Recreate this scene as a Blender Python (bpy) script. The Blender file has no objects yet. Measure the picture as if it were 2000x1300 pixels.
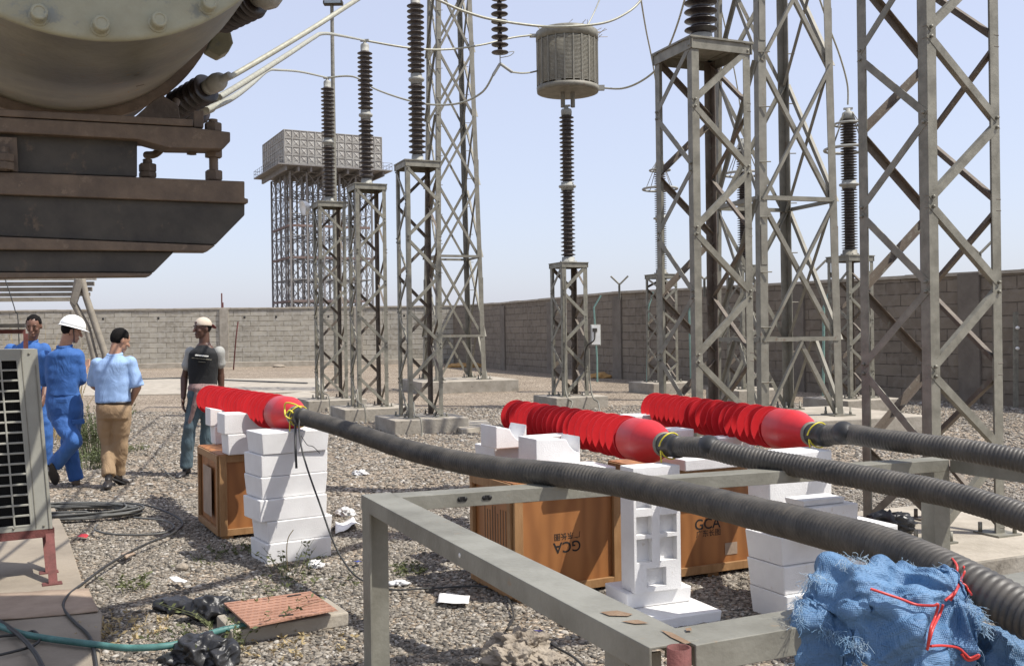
import bpy, bmesh, math, random
import numpy as np
from mathutils import Vector, Matrix, noise
V = Vector
R = math.radians
random.seed(7)
sc = bpy.context.scene
col = sc.collection

# ------------------------------------------------------------ camera
CAM_H, F_PX, ROLL, PITCH = 1.55, 1950.0, 0.0135, -3.0/1950
cam_d = bpy.data.cameras.new('camera')
cam = bpy.data.objects.new('camera', cam_d)
col.objects.link(cam)
cam_d.sensor_fit = 'HORIZONTAL'; cam_d.sensor_width = 36.0
cam_d.lens = F_PX/2000*36.0
cam_d.clip_start = 0.05; cam_d.clip_end = 5000
FW = V((0, math.cos(PITCH), math.sin(PITCH)))
UP0 = V((0, -math.sin(PITCH), math.cos(PITCH)))
RT0 = V((1, 0, 0))
RT = RT0*math.cos(ROLL) - UP0*math.sin(ROLL)
UP = UP0*math.cos(ROLL) + RT0*math.sin(ROLL)
m = Matrix((RT, UP, -FW)).transposed().to_4x4()
m.translation = V((0, 0, CAM_H))
cam.matrix_world = m
sc.camera = cam

# ------------------------------------------------------------ world and sun
SUN_AZ, SUN_EL = 107.0, 57.0
w = bpy.data.worlds.new('World'); sc.world = w; w.use_nodes = True
nt = w.node_tree; nt.nodes.clear()
out = nt.nodes.new('ShaderNodeOutputWorld'); bg = nt.nodes.new('ShaderNodeBackground')
sky = nt.nodes.new('ShaderNodeTexSky'); sky.sky_type = 'NISHITA'; sky.sun_disc = False
sky.sun_elevation = R(SUN_EL); sky.sun_rotation = R(SUN_AZ)
sky.altitude = 0; sky.air_density = 1.0; sky.dust_density = 2.0; sky.ozone_density = 3.0
bg.inputs['Strength'].default_value = 0.15
hz = nt.nodes.new('ShaderNodeMix'); hz.data_type = 'RGBA'; hz.blend_type = 'MIX'; hz.inputs[0].default_value = .68
hz.inputs[7].default_value = (2.85, 2.90, 3.46, 1)   # thin bright summer haze over the whole sky
nt.links.new(sky.outputs[0], hz.inputs[6]); nt.links.new(hz.outputs[2], bg.inputs[0]); nt.links.new(bg.outputs[0], out.inputs[0])
sd = bpy.data.lights.new('sun', 'SUN'); sd.energy = 3.3; sd.angle = R(0.5); sd.color = (1.0, 0.955, 0.88)
sun = bpy.data.objects.new('sun', sd); col.objects.link(sun)
sv = V((math.sin(R(SUN_AZ))*math.cos(R(SUN_EL)), math.cos(R(SUN_AZ))*math.cos(R(SUN_EL)), math.sin(R(SUN_EL))))
sun.rotation_euler = (-sv).to_track_quat('-Z', 'Y').to_euler()
sun.location = (5, 0, 20)
sc.view_settings.view_transform = 'Standard'; sc.view_settings.look = 'None'
sc.view_settings.exposure = 0.75; sc.view_settings.gamma = 1.0
try:
    sc.cycles.max_bounces = 6; sc.cycles.diffuse_bounces = 3; sc.cycles.glossy_bounces = 3
    sc.cycles.transparent_max_bounces = 6
except Exception: pass

# ------------------------------------------------------------ placing helpers
def ray(px, py):
    return FW*F_PX + RT*(px-1000) - UP*(py-650)
def P(px, py, d):                       # point seen at (px,py), d metres ahead
    r = ray(px, py); return V((0, 0, CAM_H)) + r*(d/r.y)
def G(px, py, z=0.0):                   # point seen at (px,py) on the level z
    r = ray(px, py); return V((0, 0, CAM_H)) + r*((z-CAM_H)/r.z)
def onplane(px, py, p0, n):             # point seen at (px,py) on the plane p0,n
    r = ray(px, py); o = V((0, 0, CAM_H)); return o + r*((p0-o).dot(n)/r.dot(n))
def az(a): return V((math.sin(R(a)), math.cos(R(a)), 0))
Z = V((0, 0, 1))

# ------------------------------------------------------------ materials
def new_mat(name):
    mt = bpy.data.materials.new(name); mt.use_nodes = True
    n = mt.node_tree; n.nodes.clear()
    o = n.nodes.new('ShaderNodeOutputMaterial'); b = n.nodes.new('ShaderNodeBsdfPrincipled')
    n.links.new(b.outputs[0], o.inputs[0]); return mt, n, b
def N(n, typ, **kw):
    x = n.nodes.new(typ)
    for k, v in kw.items():
        if k.startswith('i_'):
            x.inputs[k[2:].replace('_', ' ')].default_value = v
        else: setattr(x, k, v)
    return x
def ramp(n, src, stops):
    r = n.nodes.new('ShaderNodeValToRGB'); e = r.color_ramp.elements
    while len(e) < len(stops): e.new(0.5)
    for k, (p, c) in enumerate(stops):
        e[k].position = p; e[k].color = (*c, 1) if len(c) == 3 else c
    n.links.new(src, r.inputs[0]); return r
def coord(n, kind='Object', scale=None):
    tc = n.nodes.new('ShaderNodeTexCoord')
    if scale is None: return tc.outputs[kind]
    mp = n.nodes.new('ShaderNodeMapping'); mp.inputs['Scale'].default_value = scale
    n.links.new(tc.outputs[kind], mp.inputs[0]); return mp.outputs[0]
def mix(n, fac, a, b, mode='MIX'):
    x = n.nodes.new('ShaderNodeMix'); x.data_type = 'RGBA'; x.blend_type = mode
    for i, s in ((0, fac), (6, a), (7, b)):
        if isinstance(s, (int, float)): x.inputs[i].default_value = s
        elif isinstance(s, tuple): x.inputs[i].default_value = (*s, 1)
        else: n.links.new(s, x.inputs[i])
    return x.outputs[2]
def mat(name, c1, c2=None, scale=6.0, rough=0.6, metal=0.0, bump=0.0, bscale=60.0, c3=None, spot=0.62,
        stretch=None, sheen=0.0, detail=6.0, spec=0.5, coat=0.0):
    mt, n, b = new_mat(name)
    c2 = c2 or tuple(x*0.75 for x in c1)
    co = coord(n, 'Object', stretch or (1, 1, 1))
    t = N(n, 'ShaderNodeTexNoise', i_Scale=scale, i_Detail=detail, i_Roughness=0.62); n.links.new(co, t.inputs['Vector'])
    r = ramp(n, t.outputs[0], [(0.36, c2), (0.64, c1)]); c = r.outputs[0]
    if c3:
        t2 = N(n, 'ShaderNodeTexNoise', i_Scale=scale*2.3, i_Detail=8.0, i_Roughness=0.7); n.links.new(co, t2.inputs['Vector'])
        r2 = ramp(n, t2.outputs[0], [(spot, (0, 0, 0)), (spot+0.08, (1, 1, 1))])
        c = mix(n, r2.outputs[0], c, c3)
    n.links.new(c, b.inputs['Base Color'])
    b.inputs['Roughness'].default_value = rough; b.inputs['Metallic'].default_value = metal
    b.inputs['Specular IOR Level'].default_value = spec
    if coat: b.inputs['Coat Weight'].default_value = coat
    if sheen: b.inputs['Sheen Weight'].default_value = sheen
    if bump:
        t3 = N(n, 'ShaderNodeTexNoise', i_Scale=bscale, i_Detail=5.0); n.links.new(co, t3.inputs['Vector'])
        bp = N(n, 'ShaderNodeBump', i_Strength=bump, i_Distance=0.01); n.links.new(t3.outputs[0], bp.inputs['Height'])
        n.links.new(bp.outputs[0], b.inputs['Normal'])
    return mt
M = {}
M['galv'] = mat('galvanised steel', (.25, .238, .192), (.155, .146, .115), 9, .55, .15, .15, 80, c3=(.20, .14, .09), spot=.66)
M['galv_dull'] = mat('weathered galvanised steel', (.235, .222, .18), (.16, .15, .12), 5, .6, .1, .15, 60, c3=(.16, .10, .065), spot=.60)
M['galv_frame'] = mat('hot dip galvanised beam', (.275, .268, .225), (.185, .178, .145), 4, .5, .15, .2, 50, c3=(.27, .20, .13), spot=.64)
M['rust'] = mat('rust patch', (.24, .165, .105), (.19, .12, .07), 25, .8, 0, .3, 120)
M['wall_pil'] = mat('brown rendered pilaster', (.19, .165, .135), (.14, .12, .098), 2.5, .95, 0, .5, 20)
M['trestle'] = mat('grey weathered timber', (.30, .265, .21), (.22, .195, .155), 8, .85, 0, .3, 30)
M['rust_steel'] = mat('rusty brown steel', (.17, .055, .048), (.105, .036, .03), 18, .8, 0, .3, 120)
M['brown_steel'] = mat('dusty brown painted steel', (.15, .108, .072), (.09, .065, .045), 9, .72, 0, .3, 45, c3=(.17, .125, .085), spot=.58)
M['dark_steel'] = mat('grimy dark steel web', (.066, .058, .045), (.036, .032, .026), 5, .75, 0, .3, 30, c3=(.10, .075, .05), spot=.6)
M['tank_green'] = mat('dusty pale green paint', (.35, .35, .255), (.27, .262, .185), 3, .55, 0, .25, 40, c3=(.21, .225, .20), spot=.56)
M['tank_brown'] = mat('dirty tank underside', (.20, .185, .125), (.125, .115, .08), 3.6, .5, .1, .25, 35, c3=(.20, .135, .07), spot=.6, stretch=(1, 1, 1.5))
M['porcelain'] = mat('dark brown porcelain', (.035, .026, .024), (.022, .017, .016), 12, .28, 0, 0)
M['porcelain_dusty'] = mat('dusty dark porcelain', (.075, .062, .053), (.036, .028, .025), 9, .42, 0, .1, 60)
M['cap_grey'] = mat('grey cast cap', (.36, .36, .32), (.27, .265, .235), 10, .6, 0, .2, 70)
M['alu'] = mat('weathered aluminium conductor', (.42, .42, .34), (.32, .31, .25), 30, .5, .2)
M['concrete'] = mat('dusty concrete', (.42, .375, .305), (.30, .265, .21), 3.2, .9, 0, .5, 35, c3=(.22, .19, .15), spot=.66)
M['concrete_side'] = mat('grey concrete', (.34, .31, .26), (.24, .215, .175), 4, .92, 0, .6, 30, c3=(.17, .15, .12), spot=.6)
M['pad'] = mat('pale screed pad', (.31, .265, .205), (.23, .195, .15), 2.2, .9, 0, .35, 50, c3=(.27, .23, .18), spot=.62)
M['red_rubber'] = mat('red silicone rubber', (.58, .024, .030), (.47, .018, .025), 5, .42, 0, .05, 40, spec=.4, c3=(.50, .085, .075), spot=.66)
M['black_rubber'] = mat('black rubber', (.028, .028, .028), (.018, .018, .018), 8, .5, 0, .1, 60)
M['wire_black'] = mat('black wire', (.04, .04, .038), (.025, .025, .024), 8, .55)
M['coil'] = mat('dusty grey cable', (.115, .115, .105), (.07, .07, .066), 8, .6)
M['yellow'] = mat('yellow plastic wire', (.72, .62, .04), (.55, .45, .03), 12, .4)
M['red_wire'] = mat('red plastic wire', (.58, .045, .035), (.42, .03, .025), 12, .4)
M['white_paint'] = mat('white plastic', (.80, .80, .76), (.70, .70, .66), 10, .4)
M['ac_case'] = mat('sun aged cream sheet metal', (.36, .355, .305), (.30, .295, .25), 2.5, .5, 0, .05, 40)
M['black'] = mat('black fins', (.018, .018, .018), (.010, .010, .010), 10, .6)
M['hose'] = mat('teal rubber hose', (.085, .22, .20), (.05, .14, .125), 14, .5)
M['plate_red'] = mat('red brown chequer plate', (.40, .22, .15), (.30, .155, .10), 5, .6, 0, .3, 60)
M['card'] = mat('faded cardboard', (.38, .29, .215), (.30, .225, .165), 6, .85, 0, .2, 30)
M['bag'] = mat('black bin bag', (.030, .030, .031), (.018, .018, .019), 10, .38, 0, .5, 35)
M['clear_bag'] = mat('crumpled white plastic', (.75, .75, .74), (.62, .62, .61), 20, .3, 0, .3, 90)
M['paper'] = mat('white paper', (.82, .81, .78), (.75, .74, .70), 10, .8)
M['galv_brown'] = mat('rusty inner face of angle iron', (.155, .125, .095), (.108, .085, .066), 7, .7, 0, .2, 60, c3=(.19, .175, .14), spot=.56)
M['rock'] = mat('broken concrete lump', (.36, .31, .245), (.24, .20, .155), 12, .95, 0, .9, 60)
M['teal_pole'] = mat('pale green pole paint', (.22, .36, .31), (.16, .27, .23), 12, .6)
M['skin_light'] = mat('light skin', (.42, .235, .155), (.35, .19, .12), 12, .55)
M['skin_mid'] = mat('brown skin', (.20, .10, .065), (.15, .075, .048), 12, .5)
M['skin_dark'] = mat('dark skin', (.115, .058, .038), (.085, .042, .028), 12, .45)
M['hair'] = mat('black hair', (.014, .012, .011), (.007, .006, .006), 60, .85, 0, 1.0, 160, spec=.15)
M['helmet'] = mat('white helmet shell', (.84, .85, .82), (.80, .81, .78), 4, .3)
M['sole'] = mat('dusty black shoe', (.035, .03, .028), (.02, .018, .017), 20, .4)
M['boot'] = mat('dusty suede boot', (.16, .12, .085), (.10, .075, .055), 20, .8)
M['timber'] = mat('pine board', (.345, .195, .085), (.265, .14, .055), 5, .6, 0, .2, 50, stretch=(6, 6, 1))
M['hazy_brown'] = mat('brown tower steel paled by haze', (.205, .195, .188), (.165, .157, .15), 1, .8)  # distance haze is put into this base colour, so the steel looks faded
M['far_red'] = mat('dull red walkway', (.17, .12, .105), (.13, .09, .08), 1, .8)
M['blue_scrap'] = mat('blue scrap', (.03, .06, .35), (.02, .04, .25), 8, .4)
M['red_scrap'] = mat('red scrap', (.5, .03, .03), (.4, .02, .02), 8, .4)
M['ink'] = mat('black ink', (.010, .009, .009), (.016, .013, .012), 40, .8)
M['stone_yel'] = mat('ochre soil heap', (.42, .25, .09), (.34, .19, .065), 8, .95, 0, .6, 40)
M['glass'] = mat('lamp glass', (.25, .30, .33), (.2, .24, .27), 4, .15)
M['belt'] = mat('belt', (.03, .022, .018), None, 8, .5)

def cloth(name, c1, c2, amt=.6, sc_=7.0, weave=0):
    mt, n, b = new_mat(name)
    co = coord(n, 'Object', (1.0, 1.0, .45))
    t = N(n, 'ShaderNodeTexNoise', i_Scale=sc_, i_Detail=4.0, i_Distortion=1.2); n.links.new(co, t.inputs['Vector'])
    t2 = N(n, 'ShaderNodeTexNoise', i_Scale=3.0, i_Detail=3.0); n.links.new(co, t2.inputs['Vector'])
    r = ramp(n, t2.outputs[0], [(.35, c2), (.65, c1)])
    n.links.new(r.outputs[0], b.inputs['Base Color'])
    bp = N(n, 'ShaderNodeBump', i_Strength=amt, i_Distance=0.05); n.links.new(t.outputs[0], bp.inputs['Height'])
    n.links.new(bp.outputs[0], b.inputs['Normal'])
    b.inputs['Roughness'].default_value = .8; b.inputs['Sheen Weight'].default_value = .05
    return mt
M['blue_overall'] = cloth('blue work cloth', (.036, .130, .385), (.024, .092, .29))
M['pale_shirt'] = cloth('pale blue cotton', (.30, .44, .68), (.25, .38, .62), .45)
M['khaki'] = cloth('khaki twill', (.34, .235, .135), (.27, .18, .10))
M['jeans'] = cloth('faded denim', (.105, .155, .175), (.06, .095, .115))
M['black_tee'] = cloth('black jersey', (.009, .010, .011), (.006, .0065, .007), .4)
M['grey_sleeve'] = cloth('grey marl jersey', (.36, .36, .33), (.30, .30, .275), .4)
M['beige_cap'] = cloth('sun bleached cap', (.56, .48, .38), (.46, .38, .29), .2)
M['maroon'] = cloth('maroon cap', (.25, .03, .035), (.18, .02, .025), .2)
M['pink_cloth'] = cloth('dusty pink check', (.42, .30, .27), (.22, .14, .13), .5, 14)

# gravel: cells of stone with dark gaps
def gravel_mat(name, scale, bump=1.0, gain=1.0):
    mt, n, b = new_mat(name)
    co = coord(n, 'Object')
    wz = N(n, 'ShaderNodeTexNoise', i_Scale=scale*.6, i_Detail=2.0); n.links.new(co, wz.inputs['Vector'])
    v = N(n, 'ShaderNodeTexVoronoi', i_Scale=scale, i_Randomness=1.0)
    ad = n.nodes.new('ShaderNodeVectorMath'); ad.operation = 'ADD'
    s_ = n.nodes.new('ShaderNodeVectorMath'); s_.operation = 'SCALE'; s_.inputs['Scale'].default_value = .6/scale
    n.links.new(wz.outputs['Color'], s_.inputs[0]); n.links.new(co, ad.inputs[0]); n.links.new(s_.outputs[0], ad.inputs[1])
    n.links.new(ad.outputs[0], v.inputs['Vector'])
    sep = n.nodes.new('ShaderNodeSeparateColor'); n.links.new(v.outputs['Color'], sep.inputs[0])
    g = gain
    r = ramp(n, sep.outputs[0], [(0, (.12*g, .105*g, .09*g)), (.35, (.30*g, .255*g, .205*g)), (.7, (.40*g, .34*g, .275*g)), (1, (.56*g, .50*g, .42*g))])
    big = N(n, 'ShaderNodeTexNoise', i_Scale=.55, i_Detail=5.0); n.links.new(co, big.inputs['Vector'])
    rb = ramp(n, big.outputs[0], [(.3, (.80, .76, .70)), (.7, (1.08, 1.05, 1.0))])
    c = mix(n, 1.0, r.outputs[0], rb.outputs[0], 'MULTIPLY')
    gap = ramp(n, v.outputs['Distance'], [(.42, (1, 1, 1)), (.85, (.30, .26, .22))])
    c = mix(n, 1.0, c, gap.outputs[0], 'MULTIPLY')
    n.links.new(c, b.inputs['Base Color'])
    inv = N(n, 'ShaderNodeMath', operation='SUBTRACT'); inv.inputs[0].default_value = 1; n.links.new(v.outputs['Distance'], inv.inputs[1])
    bp = N(n, 'ShaderNodeBump', i_Strength=bump, i_Distance=0.9/scale); n.links.new(inv.outputs[0], bp.inputs['Height'])
    n.links.new(bp.outputs[0], b.inputs['Normal'])
    b.inputs['Roughness'].default_value = .93; b.inputs['Specular IOR Level'].default_value = .2
    return mt
M['gravel'] = gravel_mat('gravel bed', 34, .9, 1.08)
def stone_mat():
    mt, n, b = new_mat('loose stones')
    at = N(n, 'ShaderNodeAttribute', attribute_name='tone')
    r = ramp(n, at.outputs['Fac'], [(0, (.10, .092, .081)), (.3, (.195, .174, .145)), (.65, (.285, .253, .210)), (.92, (.37, .336, .285)), (1, (.50, .475, .43))])
    co = coord(n, 'Object'); t = N(n, 'ShaderNodeTexNoise', i_Scale=90.0, i_Detail=3.0); n.links.new(co, t.inputs['Vector'])
    rr = ramp(n, t.outputs[0], [(.3, (.8, .8, .8)), (.7, (1.1, 1.1, 1.1))])
    n.links.new(mix(n, 1.0, r.outputs[0], rr.outputs[0], 'MULTIPLY'), b.inputs['Base Color'])
    b.inputs['Roughness'].default_value = .92; b.inputs['Specular IOR Level'].default_value = .2
    return mt
M['stones'] = stone_mat()

def block_mat(name, c1, c2, mortar, plaster=0.0):
    mt, n, b = new_mat(name)
    co = coord(n, 'UV')
    wn = N(n, 'ShaderNodeTexNoise', i_Scale=3.0, i_Detail=3.0); n.links.new(co, wn.inputs['Vector'])
    ad = n.nodes.new('ShaderNodeVectorMath'); ad.operation = 'ADD'
    s_ = n.nodes.new('ShaderNodeVectorMath'); s_.operation = 'SCALE'; s_.inputs['Scale'].default_value = .045
    n.links.new(wn.outputs['Color'], s_.inputs[0]); n.links.new(co, ad.inputs[0]); n.links.new(s_.outputs[0], ad.inputs[1])
    br = N(n, 'ShaderNodeTexBrick', offset=.5)
    br.inputs['Scale'].default_value = 1.0
    br.inputs['Brick Width'].default_value = .80; br.inputs['Row Height'].default_value = .25
    br.inputs['Mortar Size'].default_value = .012; br.inputs['Mortar Smooth'].default_value = .3
    br.inputs['Bias'].default_value = 0.0
    br.inputs['Color1'].default_value = (*c1, 1); br.inputs['Color2'].default_value = (*c2, 1); br.inputs['Mortar'].default_value = (*mortar, 1)
    n.links.new(ad.outputs[0], br.inputs['Vector'])
    t = N(n, 'ShaderNodeTexNoise', i_Scale=.9, i_Detail=7.0, i_Roughness=.7); n.links.new(co, t.inputs['Vector'])
    rt = ramp(n, t.outputs[0], [(.3, (.72, .70, .66)), (.7, (1.15, 1.12, 1.05))])
    c = mix(n, 1.0, br.outputs[0], rt.outputs[0], 'MULTIPLY')
    t2 = N(n, 'ShaderNodeTexNoise', i_Scale=5.5, i_Detail=6.0); n.links.new(co, t2.inputs['Vector'])
    r2 = ramp(n, t2.outputs[0], [(.48, (0, 0, 0)), (.62, (1, 1, 1))])
    mm = N(n, 'ShaderNodeMath', operation='MULTIPLY'); mm.inputs[1].default_value = .55; n.links.new(r2.outputs[0], mm.inputs[0])
    c = mix(n, mm.outputs[0], c, tuple(x*1.05 for x in c1))
    n.links.new(c, b.inputs['Base Color'])
    iv = N(n, 'ShaderNodeMath', operation='SUBTRACT'); iv.inputs[0].default_value = 1; n.links.new(br.outputs['Fac'], iv.inputs[1])
    hh = N(n, 'ShaderNodeMath', operation='MULTIPLY_ADD'); n.links.new(t2.outputs[0], hh.inputs[0]); hh.inputs[1].default_value = .5; n.links.new(iv.outputs[0], hh.inputs[2])
    bp = N(n, 'ShaderNodeBump', i_Strength=.8, i_Distance=0.03); n.links.new(hh.outputs[0], bp.inputs['Height'])
    n.links.new(bp.outputs[0], b.inputs['Normal']); b.inputs['Roughness'].default_value = .95
    return mt
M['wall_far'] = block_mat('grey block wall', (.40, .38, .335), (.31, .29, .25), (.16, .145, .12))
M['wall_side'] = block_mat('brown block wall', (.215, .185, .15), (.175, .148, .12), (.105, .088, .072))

def ply_mat():
    mt, n, b = new_mat('varnished plywood')
    co = coord(n, 'Object', (1, 1, .35))
    w_ = N(n, 'ShaderNodeTexWave', i_Scale=3.2, i_Distortion=9.0, i_Detail=3.0); w_.inputs['Detail Scale'].default_value = 1.2
    n.links.new(co, w_.inputs['Vector'])
    t = N(n, 'ShaderNodeTexNoise', i_Scale=3.0, i_Detail=5.0); n.links.new(co, t.inputs['Vector'])
    r = ramp(n, w_.outputs[0], [(0, (.285, .118, .038)), (1, (.37, .160, .052))])
    rr = ramp(n, t.outputs[0], [(.3, (.78, .75, .7)), (.7, (1.15, 1.12, 1.1))])
    n.links.new(mix(n, 1.0, r.outputs[0], rr.outputs[0], 'MULTIPLY'), b.inputs['Base Color'])
    b.inputs['Roughness'].default_value = .5; return mt
M['ply'] = ply_mat()
def foam_mat():
    mt, n, b = new_mat('expanded polystyrene')
    co = coord(n, 'Object')
    v = N(n, 'ShaderNodeTexVoronoi', i_Scale=170.0); n.links.new(co, v.inputs['Vector'])
    t = N(n, 'ShaderNodeTexNoise', i_Scale=5.0, i_Detail=6.0); n.links.new(co, t.inputs['Vector'])
    r = ramp(n, t.outputs[0], [(.3, (.68, .67, .66)), (.6, (.77, .765, .755))])
    t2 = N(n, 'ShaderNodeTexNoise', i_Scale=26.0, i_Detail=3.0); n.links.new(co, t2.inputs['Vector'])
    r2 = ramp(n, t2.outputs[0], [(.70, (0, 0, 0)), (.76, (1, 1, 1))])
    n.links.new(mix(n, r2.outputs[0], r.outputs[0], (.62, .585, .54)), b.inputs['Base Color'])
    bp = N(n, 'ShaderNodeBump', i_Strength=.3, i_Distance=0.003); n.links.new(v.outputs['Distance'], bp.inputs['Height'])
    bp2 = N(n, 'ShaderNodeBump', i_Strength=.12, i_Distance=0.006); n.links.new(t2.outputs[0], bp2.inputs['Height']); n.links.new(bp.outputs[0], bp2.inputs['Normal'])
    n.links.new(bp2.outputs[0], b.inputs['Normal']); b.inputs['Roughness'].default_value = .75
    return mt
M['foam'] = foam_mat()
def sheath_mat():
    mt, n, b = new_mat('dusty corrugated sheath')
    co = coord(n, 'Object')
    t = N(n, 'ShaderNodeTexNoise', i_Scale=7.0, i_Detail=7.0, i_Roughness=.7); n.links.new(co, t.inputs['Vector'])
    r = ramp(n, t.outputs[0], [(.35, (.036, .034, .031)), (.62, (.095, .086, .073))])
    t2 = N(n, 'ShaderNodeTexNoise', i_Scale=22.0, i_Detail=4.0); n.links.new(co, t2.inputs['Vector'])
    r2 = ramp(n, t2.outputs[0], [(.62, (0, 0, 0)), (.70, (1, 1, 1))])
    c = mix(n, r2.outputs[0], r.outputs[0], (.10, .088, .072))
    n.links.new(c, b.inputs['Base Color']); b.inputs['Roughness'].default_value = .50
    return mt
M['sheath'] = sheath_mat()
def tarp_mat():
    mt, n, b = new_mat('woven blue plastic')
    co = coord(n, 'Object')
    br = N(n, 'ShaderNodeTexWave', i_Scale=85.0, i_Distortion=.8); br.bands_direction = 'X'; n.links.new(co, br.inputs['Vector'])
    bz = N(n, 'ShaderNodeTexWave', i_Scale=85.0, i_Distortion=.8); bz.bands_direction = 'Z'; n.links.new(co, bz.inputs['Vector'])
    t = N(n, 'ShaderNodeTexNoise', i_Scale=4.0, i_Detail=5.0); n.links.new(co, t.inputs['Vector'])
    r = ramp(n, t.outputs[0], [(.3, (.045, .115, .235)), (.65, (.115, .225, .375))])
    n.links.new(r.outputs[0], b.inputs['Base Color'])
    a = N(n, 'ShaderNodeMath', operation='MULTIPLY'); n.links.new(br.outputs[0], a.inputs[0]); n.links.new(bz.outputs[0], a.inputs[1])
    t3 = N(n, 'ShaderNodeTexNoise', i_Scale=22.0, i_Detail=4.0, i_Distortion=1.5); n.links.new(co, t3.inputs['Vector'])
    bp = N(n, 'ShaderNodeBump', i_Strength=.5, i_Distance=0.003); n.links.new(a.outputs[0], bp.inputs['Height'])
    bp2 = N(n, 'ShaderNodeBump', i_Strength=.7, i_Distance=0.02); n.links.new(t3.outputs[0], bp2.inputs['Height']); n.links.new(bp.outputs[0], bp2.inputs['Normal'])
    n.links.new(bp2.outputs[0], b.inputs['Normal']); b.inputs['Roughness'].default_value = .55
    return mt
M['tarp'] = tarp_mat()
M['fray'] = mat('frayed pale thread', (.42, .50, .55), (.16, .32, .50), 8, .5)
M['grass'] = mat('green weed', (.115, .125, .045), (.075, .09, .032), 20, .7)
M['straw'] = mat('dry straw', (.42, .33, .17), (.32, .24, .12), 20, .85)
M['leaf_grey'] = mat('dusty grey green leaf', (.13, .155, .065), (.08, .10, .04), 20, .8)
def wmesh_mat():
    return mat('expanded mesh screen', (.37, .355, .30), (.28, .265, .22), 14, .6, .2, .2, 80)
M['mesh_grey'] = wmesh_mat()
M['tank_panel'] = mat('weathered pressed tank panel', (.37, .36, .33), (.27, .255, .23), .9, .7, 0, 0, c3=(.27, .205, .165), spot=.64)

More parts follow.
